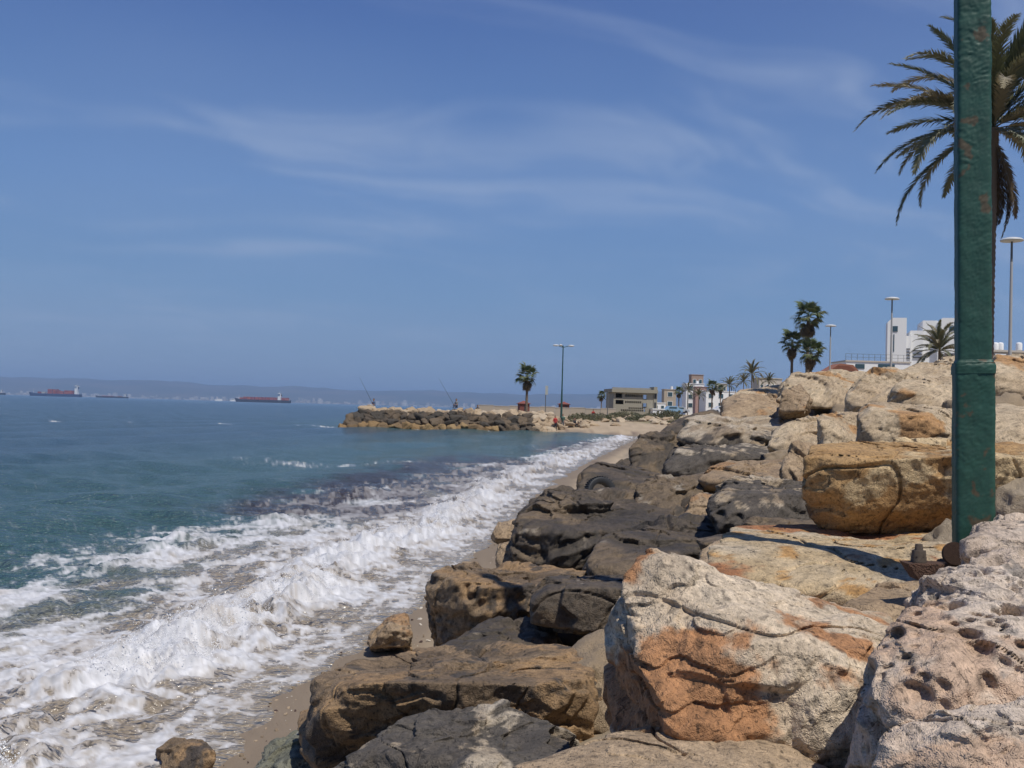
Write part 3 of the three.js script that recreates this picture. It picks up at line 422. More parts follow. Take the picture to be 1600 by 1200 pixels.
{ // the jetty's packed core under its boulders
  const a = jet(0.05), b = jet(1.02), g = new THREE.BufferGeometry(), prof = [[0.5, -0.4], [3.0, 1.45], [6.5, 1.5], [9.5, -0.4]], p = [];
  const q = (t, i) => { const [x, d] = jet(t); return [x + (t < 0.5 ? prof[i][0] * 0.15 : 0), prof[i][1], -(d + prof[i][0])]; };
  for (let i = 0; i < 3; i++) p.push(...q(0.04, i), ...q(1.02, i), ...q(1.02, i + 1), ...q(0.04, i), ...q(1.02, i + 1), ...q(0.04, i + 1));
  p.push(...q(0.04, 0), ...q(0.04, 1), ...q(0.04, 2), ...q(0.04, 0), ...q(0.04, 2), ...q(0.04, 3));
  g.setAttribute('position', new THREE.Float32BufferAttribute(p, 3)); g.computeVertexNormals(); structure('jetty_core', g, mat([0.12, 0.09, 0.065], 0.95, { side: THREE.DoubleSide }));
}
for (let i = 0; i < 80; i++) {      // smaller rocks wedged in the gaps of the slope
  const d = 3.6 + 34 * rs() ** 1.3, x = toeX(d) + 0.9 + 8.2 * rs(); if (x / d > 0.75) continue;
  const sz = 0.35 + 0.45 * rs(), tone = rs() < 1 - sst(0.5, 3.5, x - toeX(d)) ? 'dark' : 'pale', o = stone(new THREE.Vector3(x, landY(x, d) + 0.02, -d), sz, tone, `${sz < 0.55 ? 'small' : 'middling'} ${tone} rock wedged between larger boulders ${d < 9 ? 'near the camera' : d < 18 ? 'halfway up the slope' : 'far along the slope'}`, `${tone} rocks wedged in gaps of the slope`); o.name = numbered('gap_rock');
}
const onLand = (px, D, lift = 0) => { const p = at(px, 645, D); p.y = landY(p.x, D) + lift; return p; };
for (let i = 0; i < 58; i++) {        // pale stones strewn above the far beach
  const px = 872 + 215 * rs() ** 1.1, D = 124 + 46 * rs(); const p = onLand(px, D, 0.12); if (p.x < 2) continue;
  const o = stone(p, 0.7 + 1.1 * rs() * rs() + 0.3, 'pale', 'pale stone strewn among scrub above the far beach', 'stones above the far beach'); o.name = numbered('beach_stone'); o.scale.y *= 0.7;
}
for (let i = 0; i < 18; i++) { const px = 872 + 44 * rs(), D = 123 + 9 * rs(); const p = onLand(px, D, 0.1 + 0.35 * rs()); stone(p, 0.8 + 0.5 * rs(), 'pale', 'pale boulder heaped where the jetty meets the far beach', 'boulders at the root of the jetty'); }

{ // pebbles, shell bits and shreds of weed on the strip of sand
  const n = 1500, im = new THREE.InstancedMesh(stoneGeo[2], mat([1, 1, 1], 0.9), n), m = new THREE.Matrix4(), q = new THREE.Quaternion(), e = new THREE.Euler(), c = new THREE.Color(), tn = [[0.33, 0.25, 0.17], [0.2, 0.15, 0.1], [0.5, 0.45, 0.38], [0.06, 0.035, 0.03]];
  for (let i = 0; i < n; i++) { const d = 5.5 + 30 * rs() * rs(), x = toeX(d) + 0.8 - 1.9 * rs(), z = (0.006 + 0.03 * rs() ** 4); m.compose(new THREE.Vector3(x, landY(x, d) + 0.2 * z, -d), q.setFromEuler(e.set(rs(), rs() * 6, rs())), new THREE.Vector3(z * (1 + rs()), z * 0.7, z)); im.setMatrixAt(i, m); im.setColorAt(i, c.setRGB(...tn[i % 4])); }
  im.name = 'pebbles'; shade(im); scene.add(tag(im, 'small pebbles and weed shreds scattered on the strip of sand', 'pebbles', null, 'stuff'));
}
// ---------------------------------------------------------------- scrub and palms
const tri = (P, N) => { const g = new THREE.BufferGeometry(); g.setAttribute('position', new THREE.Float32BufferAttribute(P, 3)); g.computeVertexNormals(); return g; };
const leafM = (c) => new THREE.MeshPhysicalMaterial({ color: new THREE.Color().setRGB(...c), roughness: 0.9, transmission: 0.3, thickness: 0, side: THREE.DoubleSide });
const M = { frond: [leafM([0.20, 0.19, 0.095]), leafM([0.15, 0.155, 0.07]), leafM([0.28, 0.235, 0.13])], fan: [leafM([0.10, 0.135, 0.045]), leafM([0.13, 0.15, 0.06])], dead: leafM([0.17, 0.115, 0.055]), trunk: mat([0.16, 0.12, 0.085], 0.95), palegrey: mat([0.36, 0.35, 0.33], 0.7), scrub: [leafM([0.085, 0.09, 0.035]), leafM([0.13, 0.12, 0.055])] };
function frondGeometry(seed, L, rise, droop, n, leaf) {   // feather frond: starts at the origin, runs out along +x
  const r = rng(seed), P = [], rach = [], up = new THREE.Vector3(0, 1, 0); let a = rise, p = new THREE.Vector3(), sway = 0.25 * (r() - 0.5);
  const pts = [p.clone()]; for (let i = 0; i < n; i++) { a -= droop / n * (0.4 + 1.2 * i / n); p.add(new THREE.Vector3(Math.cos(a), Math.sin(a), sway * i / n).multiplyScalar(L / n)); pts.push(p.clone()); }
  for (let i = 0; i < n; i++) {
    const t = (i + 0.5) / n, A = pts[i], B = pts[i + 1], T = B.clone().sub(A).normalize(), side = new THREE.Vector3().crossVectors(T, up).normalize(), nn = new THREE.Vector3().crossVectors(side, T), w = 0.03 * L / 4 * (1 - 0.8 * t);
    for (const s of [-1, 1]) { const a0 = A.clone().addScaledVector(side, s * w), b0 = B.clone().addScaledVector(side, s * w * 0.9), c0 = A.clone().addScaledVector(nn, w); P.push(...a0.toArray(), ...b0.toArray(), ...c0.toArray(), ...b0.toArray(), ...c0.toArray(), ...B.clone().addScaledVector(nn, w).toArray()); }
    if (t < 0.1) continue;
    const len = leaf * Math.sin(Math.PI * Math.min(1, 0.12 + 0.86 * t)) ** 0.6;
    for (let q = 0; q < 5; q++) for (const s of [-1, 1]) {
      const o = A.clone().lerp(B, (q + r()) / 5), dir = side.clone().multiplyScalar(s * (0.5 + 0.25 * r())).addScaledVector(T, 0.85 + 0.3 * r()).addScaledVector(nn, 0.55 * (r() - 0.25)).normalize(), l = len * (0.75 + 0.4 * r()), wd = T.clone().multiplyScalar(0.020 * L / 4 + 0.008);
      const m = o.clone().addScaledVector(dir, l * 0.55), e = o.clone().addScaledVector(dir, l).add(new THREE.Vector3(0, -0.18 * l * r(), 0));
      P.push(...o.clone().sub(wd).toArray(), ...o.clone().add(wd).toArray(), ...m.clone().add(wd).toArray(), ...o.clone().sub(wd).toArray(), ...m.clone().add(wd).toArray(), ...m.clone().sub(wd).toArray(), ...m.clone().sub(wd).toArray(), ...m.clone().add(wd).toArray(), ...e.toArray());
    }
  }
  return tri(P);
}
function fanGeometry(seed, R, stalk, hang) {             // fan leaf on a stalk along +x
  const r = rng(seed), P = [], O = new THREE.Vector3(stalk, 0, 0), n = 26;
  P.push(0, 0.02, -0.02, 0, 0.02, 0.02, stalk, 0, 0, 0, -0.02, 0, 0, 0.02, 0.02, stalk, 0, 0);
  for (let i = 0; i < n; i++) {
    const a = (i / (n - 1) - 0.5) * 3.9, l = R * (0.82 + 0.25 * r()) * (1 - 0.12 * Math.abs(a)), fold = (i % 2 ? 0.04 : -0.04);
    const d = new THREE.Vector3(Math.cos(a), fold, Math.sin(a)), m = O.clone().addScaledVector(d, l * 0.6), e = O.clone().addScaledVector(d, l).add(new THREE.Vector3(0, -l * (hang * (0.5 + r())), 0)), w = new THREE.Vector3(-Math.sin(a), 0.3, Math.cos(a)).multiplyScalar(R * 0.062);
    P.push(...O.toArray(), ...m.clone().add(w).toArray(), ...m.clone().sub(w).toArray(), ...m.clone().sub(w).toArray(), ...m.clone().add(w).toArray(), ...e.toArray());
  }
  return tri(P);
}
const FROND = [frondGeometry(3, 3.9, 0.55, 1.5, 34, 0.50), frondGeometry(5, 3.7, 0.35, 1.1, 34, 0.48), frondGeometry(8, 3.8, 0.5, 1.7, 34, 0.46), frondGeometry(13, 3.5, 0.25, 0.7, 34, 0.48)];
const FAN = [fanGeometry(2, 0.85, 0.75, 0.25), fanGeometry(4, 0.9, 0.85, 0.4), fanGeometry(6, 0.8, 0.65, 0.15)];
function trunkGeometry(h, r0, r1, seed, lean = 0) {
  const n = Math.ceil(h / 0.09), m = 14, P = [], I = [], r = rng(seed);
  for (let i = 0; i <= n; i++) { const t = i / n, ring = 1 + (i % 2 ? 0.09 : -0.03); for (let j = 0; j <= m; j++) { const a = (j + (i % 4 < 2 ? 0 : 0.5)) / m * 6.2832, R = mix(r0, r1, t) * ring * (1 + 0.1 * (r() - 0.5)) * (j === m ? 1 : 1); P.push(R * Math.cos(a) + lean * t * t, t * h, R * Math.sin(a)); } }
  for (let i = 0; i < n; i++) for (let j = 0; j < m; j++) { const a = i * (m + 1) + j; I.push(a, a + m + 1, a + 1, a + 1, a + m + 1, a + m + 2); }
  const g = new THREE.BufferGeometry(); g.setAttribute('position', new THREE.Float32BufferAttribute(P, 3)); g.setIndex(I); g.computeVertexNormals(); return g;
}
function placed(name, geo, m, parent, y, yaw, tilt, s = 1, roll = 0, x = 0) { const o = part(name, geo, m, parent); o.position.set(x, y, 0); o.rotation.order = 'YZX'; o.rotation.set(roll, yaw, tilt); o.scale.setScalar(s); return o; }
function datePalm(label, pos, h, k, seed, n = 44, group, lean = 0) {
  const t = thing('date_palm', label, 'palm tree', pos, 0, group), r = rng(seed);
  part('trunk', trunkGeometry(h, 0.17 * k, 0.13 * k, seed, lean), M.trunk, t);
  for (let i = 0; i < n; i++) { const q = i / n, tilt = mix(-0.62, 1.2, q ** 0.9) + 0.25 * (r() - 0.5); placed('frond', FROND[i % 4], M.frond[i % 5 === 0 ? 2 : i % 2], t, h + 0.25 * k * (q - 0.3), i * 2.3999 + 0.4 * r(), tilt, k * (0.85 + 0.25 * r()), 0.6 * (r() - 0.5), lean); }
  return t;
}
function fanPalm(label, pos, h, k, seed, n = 26, group) {
  const t = thing('fan_palm', label, 'palm tree', pos, 0, group), r = rng(seed);
  part('trunk', trunkGeometry(h, 0.17 * k, 0.13 * k, seed), M.trunk, t);
  for (let i = 0; i < n; i++) { const q = i / n; placed('frond', FAN[i % 3], M.fan[i % 2], t, h + 0.2 * k * q, i * 2.3999, mix(-0.65, 1.35, q) + 0.2 * (r() - 0.5), k * (0.9 + 0.25 * r()), 0.7 * (r() - 0.5)); }
  for (let i = 0; i < 14; i++) placed('dead_frond', FAN[i % 3], M.dead, t, h - 0.1 * k - 0.55 * k * r(), i * 2.3999, -1.1 - 0.35 * r(), k * (0.75 + 0.25 * r()), 0.9 * (r() - 0.5));
  return t;
}
// crown centre pixel, depth, crown scale -> trunk stands on the ground below it
function under(px, py, D, ground) { const c = at(px, py, D); const g = ground ?? landY(c.x, D); return [new THREE.Vector3(c.x, g, c.z), c.y - g]; }
{ // the tall date palm behind the green pole
  const [p, h] = under(1548, 200, 30); datePalm('tall date palm with drooping fronds rising behind the green pole', p, h, 1.08, 77, 60, null, 0.1).children.length;
  const palm = scene.children[scene.children.length - 1], q = rng(5); for (let i = 0; i < 7; i++) placed('dead_frond', FROND[3], M.dead, palm, h - 0.3 - 0.1 * i, -0.6 + 0.25 * i, -1.35 - 0.1 * q(), 0.6 + 0.2 * q(), q(), 0.1);
}
{ const [p, h] = under(824, 588, 140); fanPalm('lone fan palm standing beside the hut beyond the jetty', p, h, 1.15, 21); }
{ const [p, h] = under(1263, 496, 70); fanPalm('tallest of the three fan palms standing close together above the crest', p, h, 0.8, 31); }
{ const [p, h] = under(1238, 536, 72); fanPalm('left palm of the three fan palms standing close together', p, h, 0.64, 33); }
{ const [p, h] = under(1267, 552, 68); fanPalm('lowest right palm of the three fan palms standing close together', p, h, 0.64, 35); }
{ const [p, h] = under(1468, 548, 62); datePalm('bushy date palm in front of the white tower building', p, h, 0.55, 91, 44); }
const palmRow = [[1061, 612, 250, 'f', 0.85, 'fan palm nearest the concrete lookout building'], [1075, 610, 245, 'd', 0.75, 'date palm in front of the beige building'], [1092, 618, 240, 'd', 0.7, 'low date palm between the beige and white buildings'], [1113, 604, 235, 'f', 1.0, 'fan palm below the flat topped tower'], [1126, 608, 240, 'f', 0.7, 'slim fan palm right of the flat topped tower'], [1140, 602, 230, 'd', 0.8, 'date palm before the long white house'], [1162, 597, 170, 'd', 0.55, 'left of two date palms next to the tan boulder slope'], [1175, 585, 165, 'd', 0.85, 'largest date palm of the distant row'], [1201, 596, 150, 'd', 0.5, 'small palm at the right end of the distant row'], [940, 618, 260, 'f', 0.8, 'small fan palm left of the concrete lookout'], [951, 622, 300, 'f', 0.6, 'tiny fan palm touching the left side of the lookout']];
for (const [px, py, D, kind, k, label] of palmRow) { const [p, h] = under(px, py, D); (kind === 'f' ? fanPalm : datePalm)(label, p, h, k * (kind === 'f' ? 1.1 : 0.9), Math.round(px), kind === 'f' ? 24 : 30, 'palms along the promenade'); }
function scrubGeometry(seed) { const r = rng(seed), P = []; for (let i = 0; i < 700; i++) { const a = 6.28 * r(), q = Math.sqrt(r()), h = (1 - q * q) * 0.8 * r() ** 0.6 + 0.05, c = new THREE.Vector3(q * Math.cos(a), h, q * Math.sin(a)), u = new THREE.Vector3(r() - 0.5, r() - 0.1, r() - 0.5).normalize().multiplyScalar(0.16), v = new THREE.Vector3(r() - 0.5, r() - 0.5, r() - 0.5).normalize().multiplyScalar(0.045); P.push(...c.toArray(), ...c.clone().add(u).add(v).toArray(), ...c.clone().add(u).sub(v).toArray()); } return tri(P); }
const SCRUB = [scrubGeometry(3), scrubGeometry(9), scrubGeometry(27)];
for (let i = 0; i < 20; i++) { const D = 132 + 40 * rs(), px = 895 + 180 * rs(), p = onLand(px, D, -0.05); const o = single('shrub', SCRUB[i % 3], M.scrub[i % 2], 'low green shrub among the pale stones above the far beach', 'shrub', 'shrubs above the far beach'); o.position.copy(p); const s = 0.9 + 1.3 * rs(); o.scale.set(s * 1.4, s * 0.75, s); o.rotation.y = 6 * rs(); }

// ---------------------------------------------------------------- lamps, pole and fittings
{ // the green post in front: lumpy paint over rust, thicker below a collar
  const t = thing('green_post', 'thick dark green painted steel post in the right foreground', 'post', at(1521, 868, 5.0));
  t.rotation.z = -0.028 + 0.046; t.rotation.y = -0.29;
  function shaft(w, y0, y1, step, seed) {
    const m = 112, n = Math.round((y1 - y0) / step), P = [], C = [], I = [], b = w * 0.14;
    for (let i = 0; i <= n; i++) { const y = mix(y0, y1, i / n); for (let j = 0; j <= m; j++) {
      const a = (j % m) / m * 6.28318 + 0.01, ca = Math.cos(a), sa = Math.sin(a), q = (Math.abs(ca) ** 9 + Math.abs(sa) ** 9) ** (-1 / 9) * (w / 2), x = ca * q, z = sa * q, s = seed;
      const wr = 1 - 2 * Math.abs(noise(x * 22 + s, y * 34 + 1.2 * noise(x * 9, y * 9, z * 9), z * 22)), l = fbm(x * 9 + s, y * 9, z * 9, 3), e = 0.0028 * wr * sst(-0.3, 0.3, noise(x * 5 + s, y * 4, z * 5)) + 0.006 * l + 0.0015 * noise(x * 90, y * 90, z * 90);
      const k = (q + e) / q; P.push(x * k, y, z * k);
      const rust = sst(0.27, 0.34, fbm(x * 9 + 4 + s, y * 8, z * 7, 5)), tone = 1 + 0.22 * noise(x * 14, y * 14, z * 14) + 0.12 * noise(x * 60, y * 60, z * 60), c = mix3([0.018, 0.072, 0.048], [0.115, 0.062, 0.028], rust * 0.7);
      C.push(c[0] * tone, c[1] * tone, c[2] * tone);
    } }
    for (let i = 0; i < n; i++) for (let j = 0; j < m; j++) { const a = i * (m + 1) + j; I.push(a, a + m + 1, a + 1, a + 1, a + m + 1, a + m + 2); }
    const g = new THREE.BufferGeometry(); g.setAttribute('position', new THREE.Float32BufferAttribute(P, 3)); g.setAttribute('color', new THREE.Float32BufferAttribute(C, 3)); g.setIndex(I); g.computeVertexNormals(); return g;
  }
  const paint = vmat(0.58), rusty = vmat(0.85);
  part('lower_shaft', shaft(0.180, -0.08, 0.955, 0.006, 3), paint, t);
  part('upper_shaft', shaft(0.156, 0.94, 3.2, 0.006, 9), paint, t);
  part('upper_shaft', shaft(0.156, 3.2, 7.5, 0.03, 15), paint, t);
  const cg = shaft(0.187, 0.90, 0.97, 0.006, 21); part('collar', cg, paint, t);
  { const p = cg.attributes.position, v = []; for (let i = 0; i < p.count; i++) v.push(p.getY(i)); for (let i = 0; i < p.count; i++) { const k = 1 - 0.16 * sst(0.935, 0.972, v[i]); p.setX(i, p.getX(i) * k); p.setZ(i, p.getZ(i) * k); } cg.computeVertexNormals(); }
  const rustM = mat([0.13, 0.07, 0.045], 0.95, { map: stoneTex, bumpMap: grainTex, bumpScale: 0.02 }), oldM = mat([0.16, 0.125, 0.095], 0.85, { bumpMap: grainTex, bumpScale: 0.004 });
  for (const [x, z] of [[-0.10, 0.13], [0.02, 0.19]]) { const g = new THREE.CylinderGeometry(0.055, 0.06, 0.035, 24, 1); g.rotateX(1.35); part('base_lug', g.translate(x, 0.02, z), rustM, t); }
  part('base_plate', new THREE.CylinderGeometry(0.17, 0.18, 0.03, 20).translate(0, -0.05, 0), rustM, t);
  // the rusted anchor bolt on its bracket, left of the foot
  const b = thing('anchor_bolt', 'rusted anchor bolt with stacked nuts on a bent bracket beside the post', 'bolt', at(1437, 880, 4.6));
  const wedge = new THREE.Shape(); wedge.moveTo(-0.068, 0.0); wedge.lineTo(0.09, 0.0); wedge.lineTo(0.085, -0.02); wedge.lineTo(0.02, -0.07); wedge.lineTo(-0.02, -0.065); wedge.closePath();
  part('bracket', new THREE.ExtrudeGeometry(wedge, { depth: 0.09, bevelEnabled: true, bevelSize: 0.006, bevelThickness: 0.006, bevelSegments: 2 }).translate(0, 0, -0.05), rustM, b);
  part('nut', new THREE.CylinderGeometry(0.034, 0.035, 0.026, 6).translate(-0.005, 0.019, 0), oldM, b);
  part('nut', new THREE.CylinderGeometry(0.031, 0.033, 0.026, 6).rotateY(0.4).translate(-0.005, 0.046, 0), oldM, b);
  part('bolt_shank', new THREE.CylinderGeometry(0.016, 0.019, 0.03, 12).translate(-0.005, 0.072, 0), oldM, b);
}
const lampPole = mat([0.40, 0.39, 0.37], 0.6), lampDark = mat([0.13, 0.13, 0.12], 0.6), greenM = mat([0.02, 0.07, 0.06], 0.5), headM = mat([0.55, 0.56, 0.55], 0.45);
for (const [px, py, D, label] of [[1581, 377, 43.6, 'disc topped street lamp at the right edge, nearest of the three'], [1394, 468, 67, 'disc topped street lamp in front of the white tower building'], [1298, 510, 88, 'disc topped street lamp beside the three fan palms, farthest of the three']]) {
  const [p, h] = under(px, py, D), t = thing('street_lamp', label, 'street lamp', p, 0, 'disc topped street lamps');
  part('pole', joined([cyl(0.055, 0.085, h - 0.9, 0, (h - 0.9) / 2, 0, 14)]), lampPole, t); part('neck', cyl(0.045, 0.05, 0.9, 0, h - 0.45, 0, 12), lampDark, t);
  part('lamp_disc', new THREE.LatheGeometry([[0, -0.02], [0.15, -0.02], [0.46, 0.0], [0.48, 0.05], [0.40, 0.11], [0.2, 0.16], [0, 0.17]].map((q) => new THREE.Vector2(...q)), 32).translate(0, h, 0), headM, t);
}
{ const [p, h] = under(880, 540, 132), t = thing('twin_street_lamp', 'tall green street lamp with outstretched lamp heads beyond the jetty', 'street lamp', p);
  part('pole', joined([cyl(0.10, 0.17, h * 0.45, 0, h * 0.225, 0), cyl(0.07, 0.09, h * 0.55, 0, h * 0.725, 0)]), greenM, t);
  for (const [x, z] of [[-0.95, 0.1], [-0.35, 0.9], [1.05, 0]]) { part('arm', bar([0, h - 0.25, 0], [x * 0.75, h - 0.02, z * 0.75], 0.045), greenM, t); const g = new THREE.SphereGeometry(1, 16, 10); g.scale(0.42, 0.13, 0.2); g.rotateY(-Math.atan2(z, x)); part('lamp_head', g.translate(x, h, z), headM, t); } }
{ const [p, h] = under(853, 608, 128), t = thing('sign_post', 'narrow sign on a thin post right of the lone fan palm', 'sign', p); part('post', cyl(0.05, 0.06, h + 0.4, 0, (h + 0.4) / 2, 0, 10), lampDark, t); part('sign_panel', box(0.34, 1.15, 0.04, 0.1, h - 0.15, 0.07), mat([0.40, 0.41, 0.37], 0.6), t); }
{ const [p, h] = under(950, 612, 175), t = thing('utility_pole', 'thin dark pole just left of the concrete lookout', 'pole', p); part('pole', cyl(0.07, 0.1, h, 0, h / 2, 0, 10), lampDark, t); part('cap', cyl(0.12, 0.12, 0.12, 0, h + 0.06, 0, 10), lampDark, t); }

{ // the old tyre
  const t = thing('old_tyre', 'old black tyre leaning half buried against the flat dark boulder', 'tyre', at(938, 771, 18.5)); t.rotation.set(-0.25, 0.35, 0.1);
  const prof = [[0.19, 0.075], [0.215, 0.09], [0.27, 0.10], [0.292, 0.085], [0.30, 0.05], [0.302, 0], [0.30, -0.05], [0.292, -0.085], [0.27, -0.10], [0.215, -0.09], [0.19, -0.075], [0.2, 0], [0.19, 0.075]].map((q) => new THREE.Vector2(...q));
  part('carcass', new THREE.LatheGeometry(prof, 48).rotateX(Math.PI / 2), mat([0.018, 0.02, 0.023], 0.6), t);
  const lugs = []; for (let i = 0; i < 40; i++) { const a = i / 40 * 6.283; lugs.push(box(0.012, 0.028, 0.16).translate(0, 0.302, 0).rotateZ(a)); } part('tread', joined(lugs), mat([0.02, 0.021, 0.022], 0.8), t);
}

// ---------------------------------------------------------------- buildings
const concrete = mat([0.30, 0.275, 0.215], 0.9, { bumpMap: grainTex, bumpScale: 0.01 }), dark = mat([0.03, 0.032, 0.035], 0.5), white = mat([0.80, 0.80, 0.78], 0.8), cream = mat([0.50, 0.45, 0.38], 0.9), glass = mat([0.05, 0.09, 0.11], 0.15), roofRed = mat([0.22, 0.07, 0.05], 0.85), wood = mat([0.16, 0.05, 0.035], 0.8), beige = mat([0.40, 0.34, 0.265], 0.9);
{ // the concrete lookout: unit = one pixel of the enlarged photo
  const k = 0.0348 * 190 / 190, D = 190, base = at(989, 648, D); const t = thing('concrete_lookout', 'raw concrete lookout building with rows of small square holes', 'building', base, 0.12);
  const X = (z) => (z - 728) * k, Y = (z) => (510 - z) * k, rect = (s, x0, y0, x1, y1) => { s.moveTo(X(x0), Y(y1)); s.lineTo(X(x1), Y(y1)); s.lineTo(X(x1), Y(y0)); s.lineTo(X(x0), Y(y0)); s.closePath(); };
  const w = new THREE.Shape(); rect(w, 616, 392, 836, 560);
  const hole = (x0, y0, x1, y1) => { const h = new THREE.Path(); rect(h, x0, y0, x1, y1); w.holes.push(h); };
  hole(628, 396, 664, 420); hole(628, 432, 672, 455); hole(778, 400, 800, 427); hole(776, 446, 800, 470);
  for (let i = 0; i < 8; i++) { hole(681 + i * 12, 400, 690 + i * 12, 414); } for (let i = 0; i < 8; i++) hole(681 + i * 11.5, 436, 689 + i * 11.5, 448); for (let i = 0; i < 9; i++) hole(701 + i * 10.5, 470, 708 + i * 10.5, 479); for (let i = 0; i < 12; i++) hole(659 + i * 11.5, 482, 667 + i * 11.5, 492);
  part('front_wall', new THREE.ExtrudeGeometry(w, { depth: 0.3, bevelEnabled: false }), concrete, t);
  part('side_wall', box(0.3, Y(392) - Y(560), 6.2, X(616) + 0.15, (Y(392) + Y(560)) / 2, -3.12), concrete, t); part('back_wall', box(X(836) - X(616) - 0.66, Y(392) - Y(560), 0.3, X(726), (Y(392) + Y(560)) / 2, -6.0), concrete, t);
  for (const y of [426, 468]) part('floor_slab', box(X(834) - X(618) - 0.64, 0.22, 5.6, X(726), Y(y), -2.95), concrete, t);
  const roof = part('roof', box(X(857) - X(603), Y(372) - Y(391), 7.2, X(730), Y(381.5), -2.7), concrete, t); part('roof_parapet', box(X(818) - X(606), 0.22, 0.25, X(712), Y(368), 0.7), concrete, roof);
  const tw = part('stair_tower', box(X(858) - X(838), Y(356) - Y(560), 3.2, X(848), (Y(356) + Y(560)) / 2, -1.2), concrete, t);
  part('window', box(0.42, Y(374) - Y(420), 0.1, X(848), (Y(374) + Y(420)) / 2, 0.42), dark, tw); part('window', box(0.36, Y(440) - Y(484), 0.1, X(847), (Y(440) + Y(484)) / 2, 0.42), dark, tw);
}
function block(label, x0, y0, x1, y1, D, m, o = {}) {   // pixel box of the front, depth; walls go down to the ground
  const c = at((x0 + x1) / 2, y1, D), W = (x1 - x0) / F * D, H = (y1 - y0) / F * D, g = Math.min(landY(c.x, D), c.y) - 0.2, h = c.y + H - g, t = thing('building', label, 'building', new THREE.Vector3(c.x, g, c.z), o.turn ?? 0.1), dp = o.deep ?? W * 0.8;
  part('wall', box(W, h, dp, 0, h / 2, -dp / 2), m, t); const rf = part('roof', box(W + 0.3, 0.18, dp + 0.3, 0, h + 0.09, -dp / 2), o.roof ?? m, t);
  if (o.tank) part('water_tank', cyl(0.4, 0.4, 0.9, W * 0.2, h + 0.63, -dp * 0.4), white, rf);
  const nx = o.nx ?? Math.max(1, Math.round(W / 3.4)), ny = o.ny ?? Math.max(1, Math.round(H / 3));
  if (!o.blind) for (let i = 0; i < nx; i++) for (let j = 0; j < ny; j++) { const x = (i + 0.5 - nx / 2) * W / nx, y = h - (j + 0.5) * H / ny, ww = Math.min(1.4, W / nx * 0.45), wh = Math.min(1.3, H / ny * 0.5); const f = part('window', box(ww + 0.2, wh + 0.2, 0.08, x, y, 0.04), white, t); part('pane', box(ww, wh, 0.05, x, y, 0.075), glass, f); }
  return [t, h, W, dp];
}
block('beige flat roofed building right of the concrete lookout', 1037, 609, 1056, 638, 300, beige, { tank: true });
block('white building carrying the flat topped tower', 1071, 600, 1100, 640, 320, white, { tank: true });
block('brownish flat topped tower rising over the distant white houses', 1080, 586, 1099, 606, 330, mat([0.34, 0.25, 0.2], 0.9), { nx: 2, ny: 1 });
block('pinkish walled house below the flat topped tower', 1086, 605, 1104, 640, 312, mat([0.42, 0.27, 0.23], 0.9));
block('long white house behind the palm row', 1102, 612, 1150, 640, 300, white);
block('white house with a dark roof line right of the palm row', 1120, 600, 1136, 614, 310, cream, { nx: 2, ny: 1 });
block('cream house showing between the small palm and the crest boulders', 1185, 592, 1222, 620, 220, cream, { nx: 4, ny: 1 });
block('small white house next to the lookout with parked cars before it', 1020, 630, 1040, 645, 260, white, { nx: 2, ny: 1 });
block('low white kiosk wall attached right of the lookout', 1020, 640, 1038, 647, 188, white, { blind: true, deep: 2 });
block('low pale building at the right edge behind the nearest lamp', 1545, 551, 1640, 570, 90, cream, { nx: 3, ny: 1, deep: 8 });
for (const [px, l] of [[1555, 'white water tank left on the low pale building'], [1563, 'white water tank second from left on the low pale building'], [1592, 'white water tank at the right edge on the low pale building']]) { const t = thing('water_tank', l, 'water tank', at(px, 550, 93), 0, 'white roof tanks'); part('barrel', new THREE.LatheGeometry([[0, 0.1], [0.26, 0.1], [0.28, 0.2], [0.28, 0.75], [0.2, 0.86], [0, 0.9]].map((q) => new THREE.Vector2(...q)), 16), white, t); part('stand', box(0.5, 0.4, 0.5, 0, -0.1, 0), cream, t); }
{ // white stepped tower building
  const D = 200, Z = (zx, zy) => [1160 + zx / 3.636, 440 + zy / 3.636], t = thing('white_tower_building', 'white stepped tower building with chamfered tops left of the green pole', 'building', at(...Z(1030, 465), D), -0.28), k = D / F / 3.636, Bot = -6;
  const blk = (x0, y0, x1, z0, z1, ch) => { const w = (x1 - x0) * k, h = (465 - y0) * k, s = new THREE.Shape(); s.moveTo(0, Bot); s.lineTo(w, Bot); s.lineTo(w, h); s.lineTo(ch, h); s.lineTo(0, h - ch); s.closePath(); return part('tower', new THREE.ExtrudeGeometry(s, { depth: z1 - z0, bevelEnabled: false }).translate((x0 - 1030) * k, 0, z0), white, t); };
  const a = blk(833, 205, 936, -4, 0, 0.9); blk(926, 307, 964, -7, -0.6, 0); blk(962, 275, 1030, -10, -1.2, 0); blk(1028, 215, 1106, -12, -2, 0); const b = blk(1104, 203, 1245, -11, -0.8, 0.9);
  const win = (p, x0, y0, x1, y1, z) => part('window', box((x1 - x0) * k, (y1 - y0) * k, 0.12, ((x0 + x1) / 2 - 1030) * k, (465 - (y0 + y1) / 2) * k, z), glass, p);
  win(a, 855, 253, 888, 285, 0.05); win(b, 1165, 250, 1200, 276, -0.75); win(a, 866, 300, 871, 400, 0.03);
  for (let i = 0; i < 4; i++) part('louvre', box(32 * k, 4 * k, 0.2, (942 - 1030) * k, (465 - (382 + 18 * i)) * k, -0.5), dark, t);
  for (let i = 0; i < 3; i++) part('louvre', box(50 * k, 4 * k, 0.2, (1000 - 1030) * k, (465 - (390 + 20 * i)) * k, -1.1), dark, t);
}
